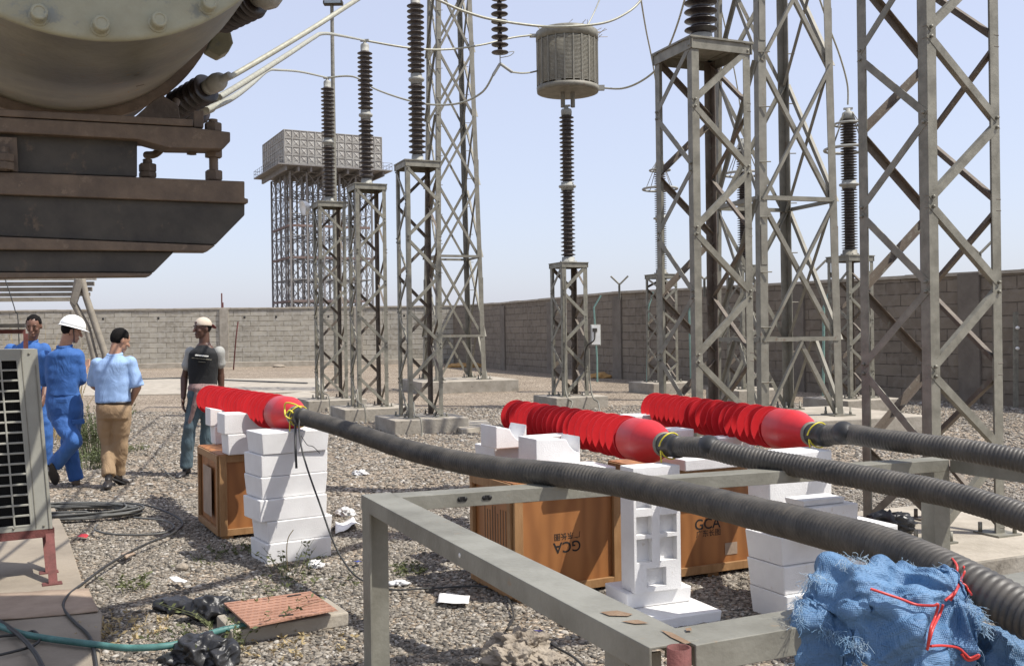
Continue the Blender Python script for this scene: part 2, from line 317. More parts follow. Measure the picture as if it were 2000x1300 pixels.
# ------------------------------------------------------------ mesh builder
class MB:
    def __init__(s): s.v = []; s.f = []; s.sm = []; s.m = []; s.cur = 0
    def add(s, vs, fs, smooth=False):
        b = len(s.v); s.v += [V(x) for x in vs]; s.f += [tuple(i+b for i in f) for f in fs]
        s.sm += [smooth]*len(fs); s.m += [s.cur]*len(fs); return s
    def box(s, c, sz, ax=None):               # centre, full sizes, axes
        c = V(c); ax = ax or (V((1, 0, 0)), V((0, 1, 0)), Z)
        h = [ax[i]*(sz[i]/2) for i in range(3)]
        vs = [c+h[0]*a+h[1]*b_+h[2]*d for a in (-1, 1) for b_ in (-1, 1) for d in (-1, 1)]
        return s.add(vs, [(0, 1, 3, 2), (4, 6, 7, 5), (0, 4, 5, 1), (2, 3, 7, 6), (0, 2, 6, 4), (1, 5, 7, 3)])
    def prism(s, pts, ext):                   # polygon extruded along ext
        n = len(pts); a = [V(p) for p in pts]; b_ = [p+ext for p in a]
        fs = [tuple(range(n-1, -1, -1)), tuple(range(n, 2*n))]
        fs += [(i, (i+1) % n, n+(i+1) % n, n+i) for i in range(n)]
        return s.add(a+b_, fs)
    def tube(s, pts, r, n=8, caps=True, closed=False):
        pts = [V(p) for p in pts]; k = len(pts)
        rr = r if isinstance(r, (list, tuple)) else [r]*k
        vs = []; ref = None
        for i, p in enumerate(pts):
            if closed: t = (pts[(i+1) % k]-pts[i-1])
            else: t = (pts[min(i+1, k-1)]-pts[max(i-1, 0)])
            t = t.normalized() if t.length > 1e-9 else Z
            if ref is None:
                ref = t.cross(Z)
                if ref.length < .1: ref = t.cross(V((1, 0, 0)))
            ref = (ref - t*ref.dot(t)).normalized(); bn = t.cross(ref)
            vs += [p + (ref*math.cos(2*math.pi*j/n)+bn*math.sin(2*math.pi*j/n))*rr[i] for j in range(n)]
        fs = []
        for i in range(k if closed else k-1):
            a = i*n; b_ = ((i+1) % k)*n
            fs += [(a+j, a+(j+1) % n, b_+(j+1) % n, b_+j) for j in range(n)]
        s.add(vs, fs, True)
        if caps and not closed:
            s.add(vs[:n], [tuple(range(n-1, -1, -1))]); s.add(vs[-n:], [tuple(range(n))])
        return s
    def lathe(s, prof, base=V((0, 0, 0)), axis=Z, n=24, smooth=True, split=False):   # prof [(r, h)]
        if split:                              # crisp edges between the bands
            for i in range(len(prof)-1):
                s.lathe(prof[i:i+2], base, axis, n, smooth); del s.f[-2:], s.sm[-2:], s.m[-2:]
            return s
        axis = axis.normalized(); e = axis.cross(V((0, 1, 0)))
        if e.length < .1: e = axis.cross(V((1, 0, 0)))
        e.normalize(); f = axis.cross(e); vs = []
        for r, h in prof:
            vs += [base+axis*h+(e*math.cos(2*math.pi*j/n)+f*math.sin(2*math.pi*j/n))*max(r, 1e-4) for j in range(n)]
        fs = []
        for i in range(len(prof)-1):
            fs += [(i*n+j, i*n+(j+1) % n, (i+1)*n+(j+1) % n, (i+1)*n+j) for j in range(n)]
        fs += [tuple(range(n-1, -1, -1)), tuple((len(prof)-1)*n+j for j in range(n))]
        return s.add(vs, fs, smooth)
    def ell(s, c, r, n=12, m_=8, ax=None):
        c = V(c); r = (r, r, r) if isinstance(r, (int, float)) else r
        ax = ax or (V((1, 0, 0)), V((0, 1, 0)), Z); vs = [c+ax[2]*r[2]]
        for i in range(1, m_):
            t = math.pi*i/m_
            for j in range(n):
                q = 2*math.pi*j/n
                vs.append(c+ax[0]*(r[0]*math.sin(t)*math.cos(q))+ax[1]*(r[1]*math.sin(t)*math.sin(q))+ax[2]*(r[2]*math.cos(t)))
        vs.append(c-ax[2]*r[2]); L = len(vs)-1
        fs = [(0, 1+j, 1+(j+1) % n) for j in range(n)]
        for i in range(m_-2):
            a = 1+i*n; fs += [(a+j, a+n+j, a+n+(j+1) % n, a+(j+1) % n) for j in range(n)]
        a = 1+(m_-2)*n; fs += [(a+j, L, a+(j+1) % n) for j in range(n)]
        return s.add(vs, fs, True)
    def cone(s, p0, r0, p1, r1, n=12):        # tapered capsule
        s.tube([p0, p1], [r0, r1], n); s.ell(p0, r0, n, 8); s.ell(p1, r1, n, 8); return s
    def lbar(s, p0, p1, w_, t, e1, e2, w2=None):     # angle iron, flanges along e1 and e2
        w2 = w2 or w_
        pr = [e1*0, e1*w_, e1*w_+e2*t, e1*t+e2*t, e1*t+e2*w2, e2*w2]
        a = [p0+q for q in pr]; b_ = [p1+q for q in pr]
        return s.add(a+b_, [(5, 4, 3, 2, 1, 0), (6, 7, 8, 9, 10, 11)]+[(i, (i+1) % 6, 6+(i+1) % 6, 6+i) for i in range(6)])
    def build(s, name, mt, parent=None, bevel=0, seg=2, mods=None, auto=False):
        me = bpy.data.meshes.new(name)
        o0 = parent_world(parent)
        me.from_pydata([tuple(v-o0) for v in s.v], [], s.f)
        mts = mt if isinstance(mt, (list, tuple)) else [mt]
        for x in mts: me.materials.append(x)
        me.polygons.foreach_set('use_smooth', s.sm)
        me.polygons.foreach_set('material_index', [min(x, len(mts)-1) for x in s.m])
        me.update()
        bm = bmesh.new(); bm.from_mesh(me); bmesh.ops.recalc_face_normals(bm, faces=bm.faces)
        bm.to_mesh(me); bm.free()
        ob = bpy.data.objects.new(name, me); col.objects.link(ob)
        if parent: ob.parent = parent
        if bevel:
            b_ = ob.modifiers.new('bevel', 'BEVEL'); b_.width = bevel; b_.segments = seg; b_.limit_method = 'ANGLE'; b_.angle_limit = R(40)
        return ob
WLOC = {}
def parent_world(p): return WLOC.get(p.name, V((0, 0, 0))) if p else V((0, 0, 0))
def tag(o, label=None, cat=None, group=None, kind=None):
    if label: o['label'] = label
    if cat: o['category'] = cat
    if group: o['group'] = group
    if kind: o['kind'] = kind
    return o
def thing(name, loc, label, cat, group=None):
    o = bpy.data.objects.new(name, None); col.objects.link(o); o.empty_display_size = .1
    o.location = V(loc); WLOC[o.name] = V(loc); return tag(o, label, cat, group)
def recenter(ob, loc):                        # give a lone mesh an origin at its own base
    loc = V(loc); ob.data.transform(Matrix.Translation(-loc)); ob.location = loc; return ob
def spline(pts, k=8):                         # Catmull-Rom through points
    pts = [V(p) for p in pts]; n = len(pts); out_ = []
    for i in range(n-1):
        p0, p1, p2, p3 = pts[max(i-1, 0)], pts[i], pts[i+1], pts[min(i+2, n-1)]
        for j in range(k):
            t = j/k
            out_.append(.5*((2*p1)+(p2-p0)*t+(2*p0-5*p1+4*p2-p3)*t*t+(3*p1-p0-3*p2+p3)*t*t*t))
    out_.append(pts[-1]); return out_
def sub(parent, mb, name, mt, bevel=0, label=None):   # a sub-part under a mesh part
    ob = mb.build(name, mt, None, bevel)
    o0 = WLOC.get(parent.parent.name, V((0, 0, 0))) if parent.parent else V(parent.location)
    ob.data.transform(Matrix.Translation(-o0)); ob.parent = parent
    if label: ob['label'] = label
    return ob

# ------------------------------------------------------------ ground
g = MB(); g.add([(-900, -30, 0), (900, -30, 0), (900, 1800, 0), (-900, 1800, 0)], [(0, 1, 2, 3)])
tag(g.build('ground', M['gravel']), kind='structure')

def stones(name, n_, dmin, dmax, rmin, rmax, seed, power=1.0):
    rng = np.random.default_rng(seed)
    bm = bmesh.new(); bmesh.ops.create_icosphere(bm, subdivisions=1, radius=1)
    bv = np.array([v.co[:] for v in bm.verts]); bf = np.array([[v.index for v in f.verts] for f in bm.faces]); bm.free()
    # depth distributed evenly per area
    d = np.sqrt(rng.uniform(dmin**2, dmax**2, n_)); x = rng.uniform(-.56, .56, n_)*d
    # keep off the paved parts
    keep = np.ones(n_, bool)
    for (poly) in NO_STONE:
        inside = np.ones(n_, bool)
        for i in range(len(poly)):
            a = poly[i]; b_ = poly[(i+1) % len(poly)]
            inside &= ((b_[0]-a[0])*(d-a[1])-(b_[1]-a[1])*(x-a[0])) > 0
        keep &= ~inside
    # trodden, dusty patches where the bed shows through
    nz = np.sin(x*1.9+np.sin(d*1.3)*1.7)*np.sin(d*1.55+np.sin(x*2.3)*1.4)+.5*np.sin(x*5.1+d*3.3)*np.sin(d*4.7-x*2.9)
    keep &= ~((nz > .62) & (rng.random(n_) < .55))
    d = d[keep]; x = x[keep]; n_ = len(d)
    r = rng.uniform(rmin, rmax, n_)*(0.55+.9*rng.random(n_)**2)
    sc3 = np.stack([rng.uniform(.95, 1.6, n_), rng.uniform(.55, .95, n_), rng.uniform(.32, .62, n_)], 1)
    var = 1+rng.uniform(-.42, .42, (n_, len(bv), 1))
    vv = bv[None]*var*sc3[:, None, :]*r[:, None, None]
    a = rng.uniform(0, 6.283, n_); t = rng.uniform(-.7, .7, n_)
    ca, sa, ct, st = np.cos(a), np.sin(a), np.cos(t), np.sin(t)
    y2 = vv[..., 1]*ct[:, None]-vv[..., 2]*st[:, None]; z2 = vv[..., 1]*st[:, None]+vv[..., 2]*ct[:, None]
    x3 = vv[..., 0]*ca[:, None]-y2*sa[:, None]; y3 = vv[..., 0]*sa[:, None]+y2*ca[:, None]
    co = np.stack([x3+x[:, None], y3+d[:, None], z2+(r*.25*rng.random(n_))[:, None]], 2).reshape(-1, 3)
    fs = (bf[None]+(np.arange(n_)*len(bv))[:, None, None]).reshape(-1, 3)
    me = bpy.data.meshes.new(name)
    me.vertices.add(len(co)); me.vertices.foreach_set('co', co.ravel().astype(np.float32))
    me.loops.add(fs.size); me.loops.foreach_set('vertex_index', fs.ravel().astype(np.int32))
    me.polygons.add(len(fs)); me.polygons.foreach_set('loop_start', (np.arange(len(fs))*3).astype(np.int32))
    me.polygons.foreach_set('loop_total', np.full(len(fs), 3, np.int32))
    at = me.attributes.new('tone', 'FLOAT', 'POINT')
    at.data.foreach_set('value', np.repeat(rng.random(n_), len(bv)).astype(np.float32))
    me.materials.append(M['stones']); me.update(calc_edges=True)
    o = bpy.data.objects.new(name, me); col.objects.link(o)
    return tag(o, kind='stuff')

# pads and strips
def slab(name, pts, z0, z1, mt, bevel=.012):
    b_ = MB(); b_.prism([V((p[0], p[1], z0)) for p in pts], V((0, 0, z1-z0)))
    return b_.build(name, mt, None, bevel)
pad_px = [(100, 975), (135, 1050), (163, 1140), (200, 1195), (192, 1330), (-120, 1330), (-160, 975)]
pad = [G(x, y, .05) for x, y in pad_px]
NO_STONE = [[(p.x, p.y) for p in (pad[4], pad[3], pad[0], pad[6], pad[5])][::1]]
def ccw(pl):
    a = sum(pl[i][0]*pl[(i+1) % len(pl)][1]-pl[(i+1) % len(pl)][0]*pl[i][1] for i in range(len(pl)))
    return pl if a > 0 else pl[::-1]
NO_STONE = [ccw(p) for p in NO_STONE]
tag(slab('pavement', pad, -.02, .05, M['pad']), kind='structure')
strip = [G(-300, 742, .03), G(630, 738, .03), G(640, 764, .03), G(-300, 778, .03)]
NO_STONE.append(ccw([(p.x, p.y) for p in strip]))
tag(slab('path', strip, -.02, .03, M['concrete']), kind='structure')
tag(stones('gravel', 175000, 3.9, 9.5, .0085, .0155, 1), kind='stuff')
tag(stones('gravel', 90000, 9.3, 20.5, .013, .024, 2), kind='stuff')

# ------------------------------------------------------------ walls
def wall(name, pts, mt, label, thick=.2, cope=.06, cap=True):
    # pts: list of (ground point, top z); front face UV mapped in metres
    root = thing(name, pts[0][0], label, 'wall')
    me_v = []; uv = []; s_ = 0; b_ = MB(); uvs = []
    for i in range(len(pts)-1):
        (a, za), (c, zc) = pts[i], pts[i+1]
        L = (c-a).length; t = (c-a).normalized(); nn = V((-t.y, t.x, 0))
        if nn.dot(V((0, 1, 0))) < 0 and abs(nn.y) > .3: nn = -nn
        if abs(nn.y) <= .45 and nn.x < 0: nn = -nn
        A, B = a.copy(), c.copy(); A.z = B.z = -.05
        vs = [A, B, V((B.x, B.y, zc)), V((A.x, A.y, za))]
        b_.add(vs+[v+nn*thick for v in vs], [(0, 1, 2, 3), (7, 6, 5, 4), (3, 2, 6, 7), (0, 4, 5, 1), (1, 5, 6, 2), (0, 3, 7, 4)])
        uvs.append((s_, s_+L)); s_ += L
    ob = b_.build('masonry', mt, root)
    lay = ob.data.uv_layers.new(name='UVMap'); loc = WLOC[root.name]
    tdir = (pts[-1][0]-pts[0][0]).normalized()
    for pl in ob.data.polygons:
        for li in pl.loop_indices:
            co = ob.data.vertices[ob.data.loops[li].vertex_index].co
            lay.data[li].uv = (co.dot(tdir), co.z)
    cp = MB()
    for i in range(len(pts)-1):
        (a, za), (c, zc) = pts[i], pts[i+1]
        t = (c-a).normalized(); nn = V((-t.y, t.x, 0))
        if nn.dot(V((0, 1, 0))) < 0 and abs(nn.y) > .3: nn = -nn
        if abs(nn.y) <= .45 and nn.x < 0: nn = -nn
        k = max(2, int((c-a).length/.9))
        for j in range(k):
            p = a.lerp(c, j/k); q = a.lerp(c, (j+1)/k); zp = za+(zc-za)*j/k; zq = za+(zc-za)*(j+1)/k
            dz = random.uniform(0, .02); f0 = random.uniform(.03, .06)
            p = V((p.x, p.y, zp+.002)); q = V((q.x, q.y, zq+.002))
            vs = [p-nn*f0, q-nn*f0, q+nn*(thick+.04), p+nn*(thick+.04)]
            cp.add(vs+[v+Z*(cope+dz) for v in vs], [(0, 1, 2, 3), (7, 6, 5, 4), (0, 4, 5, 1), (2, 6, 7, 3), (1, 5, 6, 2), (3, 7, 4, 0)])
    cp.build('coping', M['concrete'], root)
    return root
wl = G(-500, 728, 0); wc = P(886, 700, 50); wc.z = 0; wl = V((-37, 46.0, 0))
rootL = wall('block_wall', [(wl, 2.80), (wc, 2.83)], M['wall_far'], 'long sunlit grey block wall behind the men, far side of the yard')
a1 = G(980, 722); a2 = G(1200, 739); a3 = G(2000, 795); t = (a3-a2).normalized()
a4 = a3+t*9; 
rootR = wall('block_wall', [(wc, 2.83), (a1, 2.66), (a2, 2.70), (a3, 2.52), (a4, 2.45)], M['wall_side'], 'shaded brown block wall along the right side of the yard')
# foundation strip and pilasters
fb = MB(); t = (wc-wl).normalized(); nn = V((-t.y, t.x, 0))
fb.box(wl.lerp(wc, .5)-nn*.22+Z*.08, ((wc-wl).length-1, .35, .34), (t, nn, Z)); fb.build('plinth_course', M['concrete'], rootL, .02)
for px in (438, 150, 700):
    pl_ = MB(); q = wl.lerp(wc, 0)
    # along the wall where the pixel column meets it
    r_ = ray(px, 650); k_ = (wl.x*r_.y-wl.y*r_.x)/(t.y*r_.x-t.x*r_.y); q = wl+t*k_
    pl_.box(q-nn*.04+Z*1.42, (.42, .10, 2.86), (t, nn, Z)); pl_.build('pilaster', M['concrete_side'], rootL, .01)
rb = MB(); r_ = ray(434, 650); k_ = (wl.x*r_.y-wl.y*r_.x)/(t.y*r_.x-t.x*r_.y); q = wl+t*k_
rb.tube([q+Z*2.9, q+Z*3.6], .035, 6); rb.tube([q+t*.06+Z*2.9, q+t*.06+Z*3.15], .025, 6); rb.build('rebar', M['rust_steel'], rootL)
segs = [(wc, a1), (a1, a2), (a2, a3), (a3, a4)]
def wall_at(px, s0, s1):
    r_ = ray(px, 650); t_ = (s1-s0); k = (s0.x*r_.y-s0.y*r_.x)/(t_.y*r_.x-t_.x*r_.y); return s0+t_*k, t_.normalized()
for px, (s0, s1), w_ in ((983, (a1, a2), .45), (1207, (a2, a3), .5), (1560, (a2, a3), .45), (1895, (a2, a3), .5), (1075, (a1, a2), .4)):
    q, t_ = wall_at(px, s0, s1); n_ = V((t_.y, -t_.x, 0)); n_ = n_ if n_.x < 0 else -n_
    pm = MB(); pm.box(q+n_*.022+Z*1.28, (w_, .07, 2.6), (t_, n_, Z)); pm.build('pilaster', M['wall_pil'], rootR, .01)
# small round drain holes in the far wall, dark
hm = MB()
for px in (478, 489, 642, 881, 31, 202):
    r_ = ray(px, 650); k_ = (wl.x*r_.y-wl.y*r_.x)/(t.y*r_.x-t.x*r_.y) if False else None
t = (wc-wl).normalized(); nn = V((-t.y, t.x, 0))
for px in (478, 540, 642, 790, 881, 310, 202):
    r_ = ray(px, 650); k_ = (wl.x*r_.y-wl.y*r_.x)/(t.y*r_.x-t.x*r_.y); q = wl+t*k_+Z*2.42-nn*.004
    hm.lathe([(.055, 0), (.055, .01)], q, -nn, 8)
hm.build('weep_hole', M['black'], rootL)
def y_bracket(px, py, h, d, label, arm=.32):
    b = P(px, py, d); root = thing('barbed_wire_bracket', V((b.x, b.y, b.z-h)), label, 'bracket', 'forked brackets on the right hand wall')
    mb = MB(); t_ = (a3-a2).normalized(); n_ = V((t_.y, -t_.x, 0))
    mb.lbar(b-Z*(h+.1), b, .05, .012, t_, n_)
    mb.build('post', M['galv_dull'], root)
    for s_ in (-1, 1):
        m2 = MB(); e = V((1, 0, 0))*s_; m2.tube([b-Z*.04, b+e*arm*.85+Z*arm*.7], .028, 4); m2.build('arm', M['galv_dull'], root)
y_bracket(1210, 553, .42, 31.2, 'dark forked bracket on the brown wall just right of the reactor column')
y_bracket(1592, 526, .42, 24.3, 'dark forked bracket on the wall seen through the wide braced tower')
y_bracket(1913, 492, .5, 20.0, 'dark forked bracket on the wall behind the nearest right hand column', .3)
y_bracket(1376, 543, .42, 27.5, 'forked bracket on the wall half hidden by the big column leg')
for i, (p0, p1, p2, d, lab) in enumerate([((1174, 577), (1160, 600), (1166, 700), 30, 'pale green bent pole against the wall beside the white control box'),
        ((1276, 570), (1266, 600), (1264, 745), 27, 'pale green bent pole beside the leftmost ringed arrester column'),
        ((1352, 585), (1346, 610), (1350, 745), 25.5, 'pale green bent pole between the first ringed arrester and the big column'),
        ((1620, 570), (1609, 600), (1608, 750), 21.5, 'pale green bent pole beside the rightmost ringed arrester column')]):
    mb = MB(); q = [P(*p0, d), P(*p1, d), P(*p2, d)]; q.append(V((q[2].x, q[2].y, 0)))
    mb.tube(q, .03, 6); recenter(tag(mb.build('bent_pole', M['teal_pole']), lab, 'pole', 'pale green bent poles by the wall'), q[-1])

# ------------------------------------------------------------ lattice columns
def lattice(center, rot, s, z0, z1, leg_w, pitch, bw, label, plinth=None, flip=0, mt=None, plate=True, group='lattice steel columns', extra=None):
    mt = mt or M['galv']; c = V((center.x, center.y, 0))
    root = thing('lattice_column', c+Z*z0, label, 'steel column', group)
    u, v = az(rot+90), az(rot)
    cs = [c+u*(s/2*a)+v*(s/2*b_) for a, b_ in ((-1, -1), (1, -1), (1, 1), (-1, 1))]   # counter-clockwise
    t = max(.006, leg_w*.09)
    for k in range(4):
        e1 = (cs[(k+1) % 4]-cs[k]).normalized(); e2 = (cs[k-1]-cs[k]).normalized()
        mb = MB(); mb.lbar(cs[k]+Z*z0, cs[k]+Z*z1, leg_w, t, e1, e2)
        mb.box(cs[k]+Z*(z0+.006)+(e1+e2)*.03, (.2, .2, .012), (u, v, Z))
        for dx, dy in ((-.07, .07), (.07, -.07)): mb.lathe([(.014, 0), (.014, .06)], cs[k]+Z*(z0+.01)+(e1+e2)*.03+u*dx+v*dy, Z, 6)
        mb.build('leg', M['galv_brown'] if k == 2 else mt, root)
    for k in range(4):
        A, B = cs[k], cs[(k+1) % 4]; e = (B-A).normalized(); nrm = V((e.y, -e.x, 0))
        z = z0+.01; i = 0
        while z+pitch*.55 <= z1-.02:
            pf_ = min(pitch, z1-.03-z)
            p, q = (A+e*leg_w*.4, B-e*leg_w*.4) if (i+flip) % 2 == 0 else (B-e*leg_w*.4, A+e*leg_w*.4)
            p = p+Z*(z+.03)+nrm*.003; q = q+Z*(z+pf_-.03)+nrm*.003
            dd = (q-p).normalized(); side = dd.cross(nrm).normalized()
            mb = MB(); mb.lbar(p-side*bw/2-dd*.02, q-side*bw/2+dd*.02, bw, max(.005, bw*.1), side, -nrm, bw*.8)
            for w0 in (p, q): mb.lathe([(.011, 0), (.011, .014)], w0, nrm, 6)
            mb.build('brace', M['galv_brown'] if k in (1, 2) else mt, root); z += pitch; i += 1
    if plate:
        mb = MB(); th = .09
        for k in range(4):
            A, B = cs[k], cs[(k+1) % 4]; e = (B-A).normalized(); nrm = V((e.y, -e.x, 0))
            mb.lbar(A-e*.02+Z*z1+nrm*.01, B+e*.02+Z*z1+nrm*.01, th, .008, -Z, -nrm, .07)
        mb.box(c+Z*(z1+.008), (s+.05, s+.05, .016), (u, v, Z)); mb.build('top_plate', mt, root)
    return root, cs
def plinth(center, rot, sx, sy, h, label, grp='concrete footings'):
    u, v = az(rot+90), az(rot); b_ = MB(); c = V((center.x, center.y, 0))
    b_.box(c+Z*(h/2-.02), (sx, sy, h+.04), (u, v, Z))
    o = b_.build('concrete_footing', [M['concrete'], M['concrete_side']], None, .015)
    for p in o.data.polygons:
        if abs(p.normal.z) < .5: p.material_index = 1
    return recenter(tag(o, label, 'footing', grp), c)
ROTC = -23
def sheds_prof(z0, z1, n, rc, rs):
    pr = []; st = (z1-z0)/n
    for i in range(n):
        z = z0+i*st
        pr += [(rc, z), (rc, z+st*.30), (rs*.96, z+st*.48), (rs, z+st*.53), (rs*.98, z+st*.60), (rc+(rs-rc)*.30, z+st*.78), (rc, z+st*.93)]
    pr.append((rc, z1)); return pr
def post_insulator(base, H, rs, nsh, label, mt=None, group='tall dark post insulators', rings=False, mid=.17, capr=None):
    mt = mt or M['porcelain_dusty']; root = thing('post_insulator', base, label, 'insulator', group)
    rc = rs*.60; cr = capr or rs*.78
    sec = (H-.12-.22-mid)/2
    mb = MB(); mb.lathe([(cr*1.15, 0), (cr*1.15, .025), (cr*.9, .03), (cr*.85, .12), (rc, .121)], base, Z, 24)
    for k in range(8): mb.lathe([(.012, 0), (.012, .02)], base+V((math.cos(k*.785), math.sin(k*.785), 0))*cr*1.05+Z*.025, Z, 6)
    mb.build('base_flange', M['cap_grey'] if not rings else M['galv_dull'], root)
    m1 = MB(); m1.lathe(sheds_prof(.12, .12+sec, nsh, rc, rs), base, Z, 28); m1.build('shed_stack', mt, root)
    z = .12+sec; mb = MB()
    mb.lathe([(rc, z), (cr*.85, z+.002), (cr*.85, z+mid*.30), (cr*1.12, z+mid*.36), (cr*1.2, z+mid*.5), (cr*1.12, z+mid*.62), (cr*.85, z+mid*.68), (cr*.85, z+mid-.002), (rc, z+mid)], base, Z, 24)
    mb.build('middle_flange', M['cap_grey'], root)
    z += mid; m1 = MB(); m1.lathe(sheds_prof(z, z+sec, nsh, rc, rs), base, Z, 28); m1.build('shed_stack', mt, root)
    z += sec; mb = MB()
    mb.lathe([(rc, z), (cr*.7, z+.002), (cr*.74, z+.09), (cr*.66, z+.13), (cr*.3, z+.15), (cr*.28, z+.2), (.02, z+.205)], base, Z, 20)
    mb.box(base+Z*(z+.20), (.16, .05, .035), (az(100), az(10), Z)); mb.build('cap', M['cap_grey'], root)
    if rings:
        zt = z+.14
        for dz, rr, tr in ((-.22, .25, .022), (-.68, .42, .028)):
            cpt = base+Z*(zt+dz); m2 = MB()
            m2.tube([cpt+V((math.cos(a*math.pi/20), math.sin(a*math.pi/20), 0))*rr for a in range(40)], tr, 8, closed=True)
            m2.build('grading_ring', M['cap_grey'], root)
            m3 = MB()
            for a in range(4):
                dv = V((math.cos(a*1.5708+.5), math.sin(a*1.5708+.5), 0)); m3.tube([base+Z*zt+dv*.08, cpt+dv*rr], .009, 5)
            m3.build('ring_stay', M['galv_dull'], root)
    return base+Z*(z+.2)

def at_px(px, d):                        # ground position below the pixel column near horizon
    p = P(px, 650, d); return V((p.x, p.y, 0))
tops = {}
colz = {}
for key, px, d, ytop, plab, clab, ilab in (
        ('T1', 646, 20.6, 398, 'low concrete footing under the farthest left lattice column', 'slim lattice column farthest left, in front of the water tower', 'dark post insulator farthest left, beside the floodlight pole'),
        ('T2', 720, 18.2, 364, 'low concrete footing between the other two left footings', 'lattice column in the middle of the three on the left', 'dark post insulator in the middle of the three on the left'),
        ('T3', 820, 15.9, 320, 'low concrete footing nearest of the three on the left', 'lattice column nearest of the three on the left, before the tall tower', 'largest dark post insulator of the three on the left, its top out of frame')):
    c = at_px(px, d); ph = .22
    plinth(c, ROTC, 1.2, 1.15, ph, plab)
    zt = P(px, ytop, d).z
    lattice(c, ROTC, .56, ph, zt, .068, .56, .047, clab, flip=1)
    cb = V((c.x, c.y, zt+.016)); H = {'T1': 2.60, 'T2': 2.66, 'T3': 2.75}[key]
    tops[key] = post_insulator(cb, H, .138, 13, ilab)
    colz[key] = c
# stub slabs behind the left columns
for i, (pts, lab) in enumerate([([(540, 770), (600, 764), (640, 772), (600, 782)], 'thin low slab left of the farthest footing'),
        ([(575, 786), (640, 779), (690, 786), (640, 796)], 'thin low slab right beside the farthest footing')]):
    sl = slab('concrete_slab', [G(x, y, .08) for x, y in pts], -.02, .08, M['concrete'])
    recenter(tag(sl, lab, 'slab', 'low slabs by the left footings'), G(*pts[0]))
# slab running right of nearest footing
sl = slab('concrete_slab', [G(880, 824, .08), G(948, 818, .08), G(962, 829, .08), G(902, 838, .08)], -.02, .08, M['concrete'])
recenter(tag(sl, 'long low slab running right from the nearest left footing', 'slab', 'low slabs by the left footings'), G(905, 858))

# reactor (line trap) column
c4 = at_px(1112, 20.2)
plinth(c4, ROTC, 1.15, 1.1, .24, 'octagonal looking concrete footing under the column carrying the round reactor')
lattice(c4, ROTC, .56, .24, P(1112, 515, 20.2).z, .09, .52, .06, 'slender lattice column carrying the round mesh reactor')
b4 = V((c4.x, c4.y, P(1112, 515, 20.2).z+.016))
post_insulator(b4, P(1110, 205, 20.2).z-b4.z, .15, 16, 'dark post insulator holding up the round mesh reactor', group='tall dark post insulators', capr=.15)
# the reactor itself
zb, zt4 = P(1108, 181, 20.2).z, P(1108, 62, 20.2).z
cr = P(1108, 120, 20.2); rc_ = V((cr.x, cr.y, zb)); RR = .61
root = thing('line_reactor', rc_, 'drum shaped reactor of weathered mesh slats on top of the slender column', 'reactor')
mb = MB(); Hh = zt4-zb
n_sl = 34
for k in range(n_sl):                    # louvre slats
    z = zb+.14+(Hh-.36)*k/n_sl; mb.lathe([(RR-.014, 0), (RR+.008, .003), (RR+.006, .010), (RR-.014, .013)], V((rc_.x, rc_.y, z)), Z, 40)
mb.build('winding', M['mesh_grey'], root)
mb = MB(); mb.lathe([(RR-.016, .16), (RR-.016, Hh-.2)], rc_, Z, 40); mb.build('core', M['mesh_grey'], root)
mb = MB()
for k in range(22):
    a = k*2*math.pi/22; q = rc_+V((math.cos(a), math.sin(a), 0))*(RR+.008); e = V((math.cos(a), math.sin(a), 0)); f = V((-e.y, e.x, 0))
    mb.box(q+Z*(Hh*.5-.03), (.012, .028, Hh-.28), (e, f, Z))
mb.build('rib', M['galv_dull'], root)
mb = MB(); mb.lathe([(RR+.02, Hh-.20), (RR+.02, Hh-.03), (RR-.02, Hh), (RR*.9, Hh-.01)], rc_, Z, 40); mb.build('top_band', M['galv'], root)
mb = MB(); mb.lathe([(RR*.9, 0), (RR+.01, .0), (RR+.02, .10), (RR-.02, .11)], rc_, Z, 40)
for a in (0, 45, 90, 135):
    mb.box(rc_+Z*.08, (RR*2, .10, .12), (az(a+20), az(a+110), Z))
mb.build('bottom_ring', M['galv_dull'], root)
for s_ in (-1, 1):
    mb = MB(); mb.tube([rc_+V((.10*s_, 0, .1)), V((rc_.x+.10*s_, rc_.y, P(1108, 208, 20.2).z-.02))], .045, 8); mb.build('support_leg', M['galv_dull'], root)
mb = MB(); q = P(1048, 70, 20.2); mb.box(q, (.28, .08, .06)); mb.box(V((q.x+.02, q.y, q.z-.16)), (.05, .1, .32)); mb.build('terminal', M['cap_grey'], root); mb = MB()
q = P(1166, 172, 20.2); mb.box(q, (.30, .09, .10)); mb.build('terminal', M['cap_grey'], root)
mb = MB()
for k in range(40):                       # twigs of a bird nest on top
    a = random.uniform(0, 6.28); q = rc_+V((math.cos(a), math.sin(a), 0))*random.uniform(.2, .55)+Z*(Hh-.04)
    if random.random() < .5: q = P(1160+random.uniform(-18, 12), 70+random.uniform(-6, 6), 20.2)
    mb.tube([q, q+V((random.uniform(-.25, .25), random.uniform(-.2, .2), random.uniform(.0, .2)))], .006, 3)
mb.build('twigs', M['straw'], root)
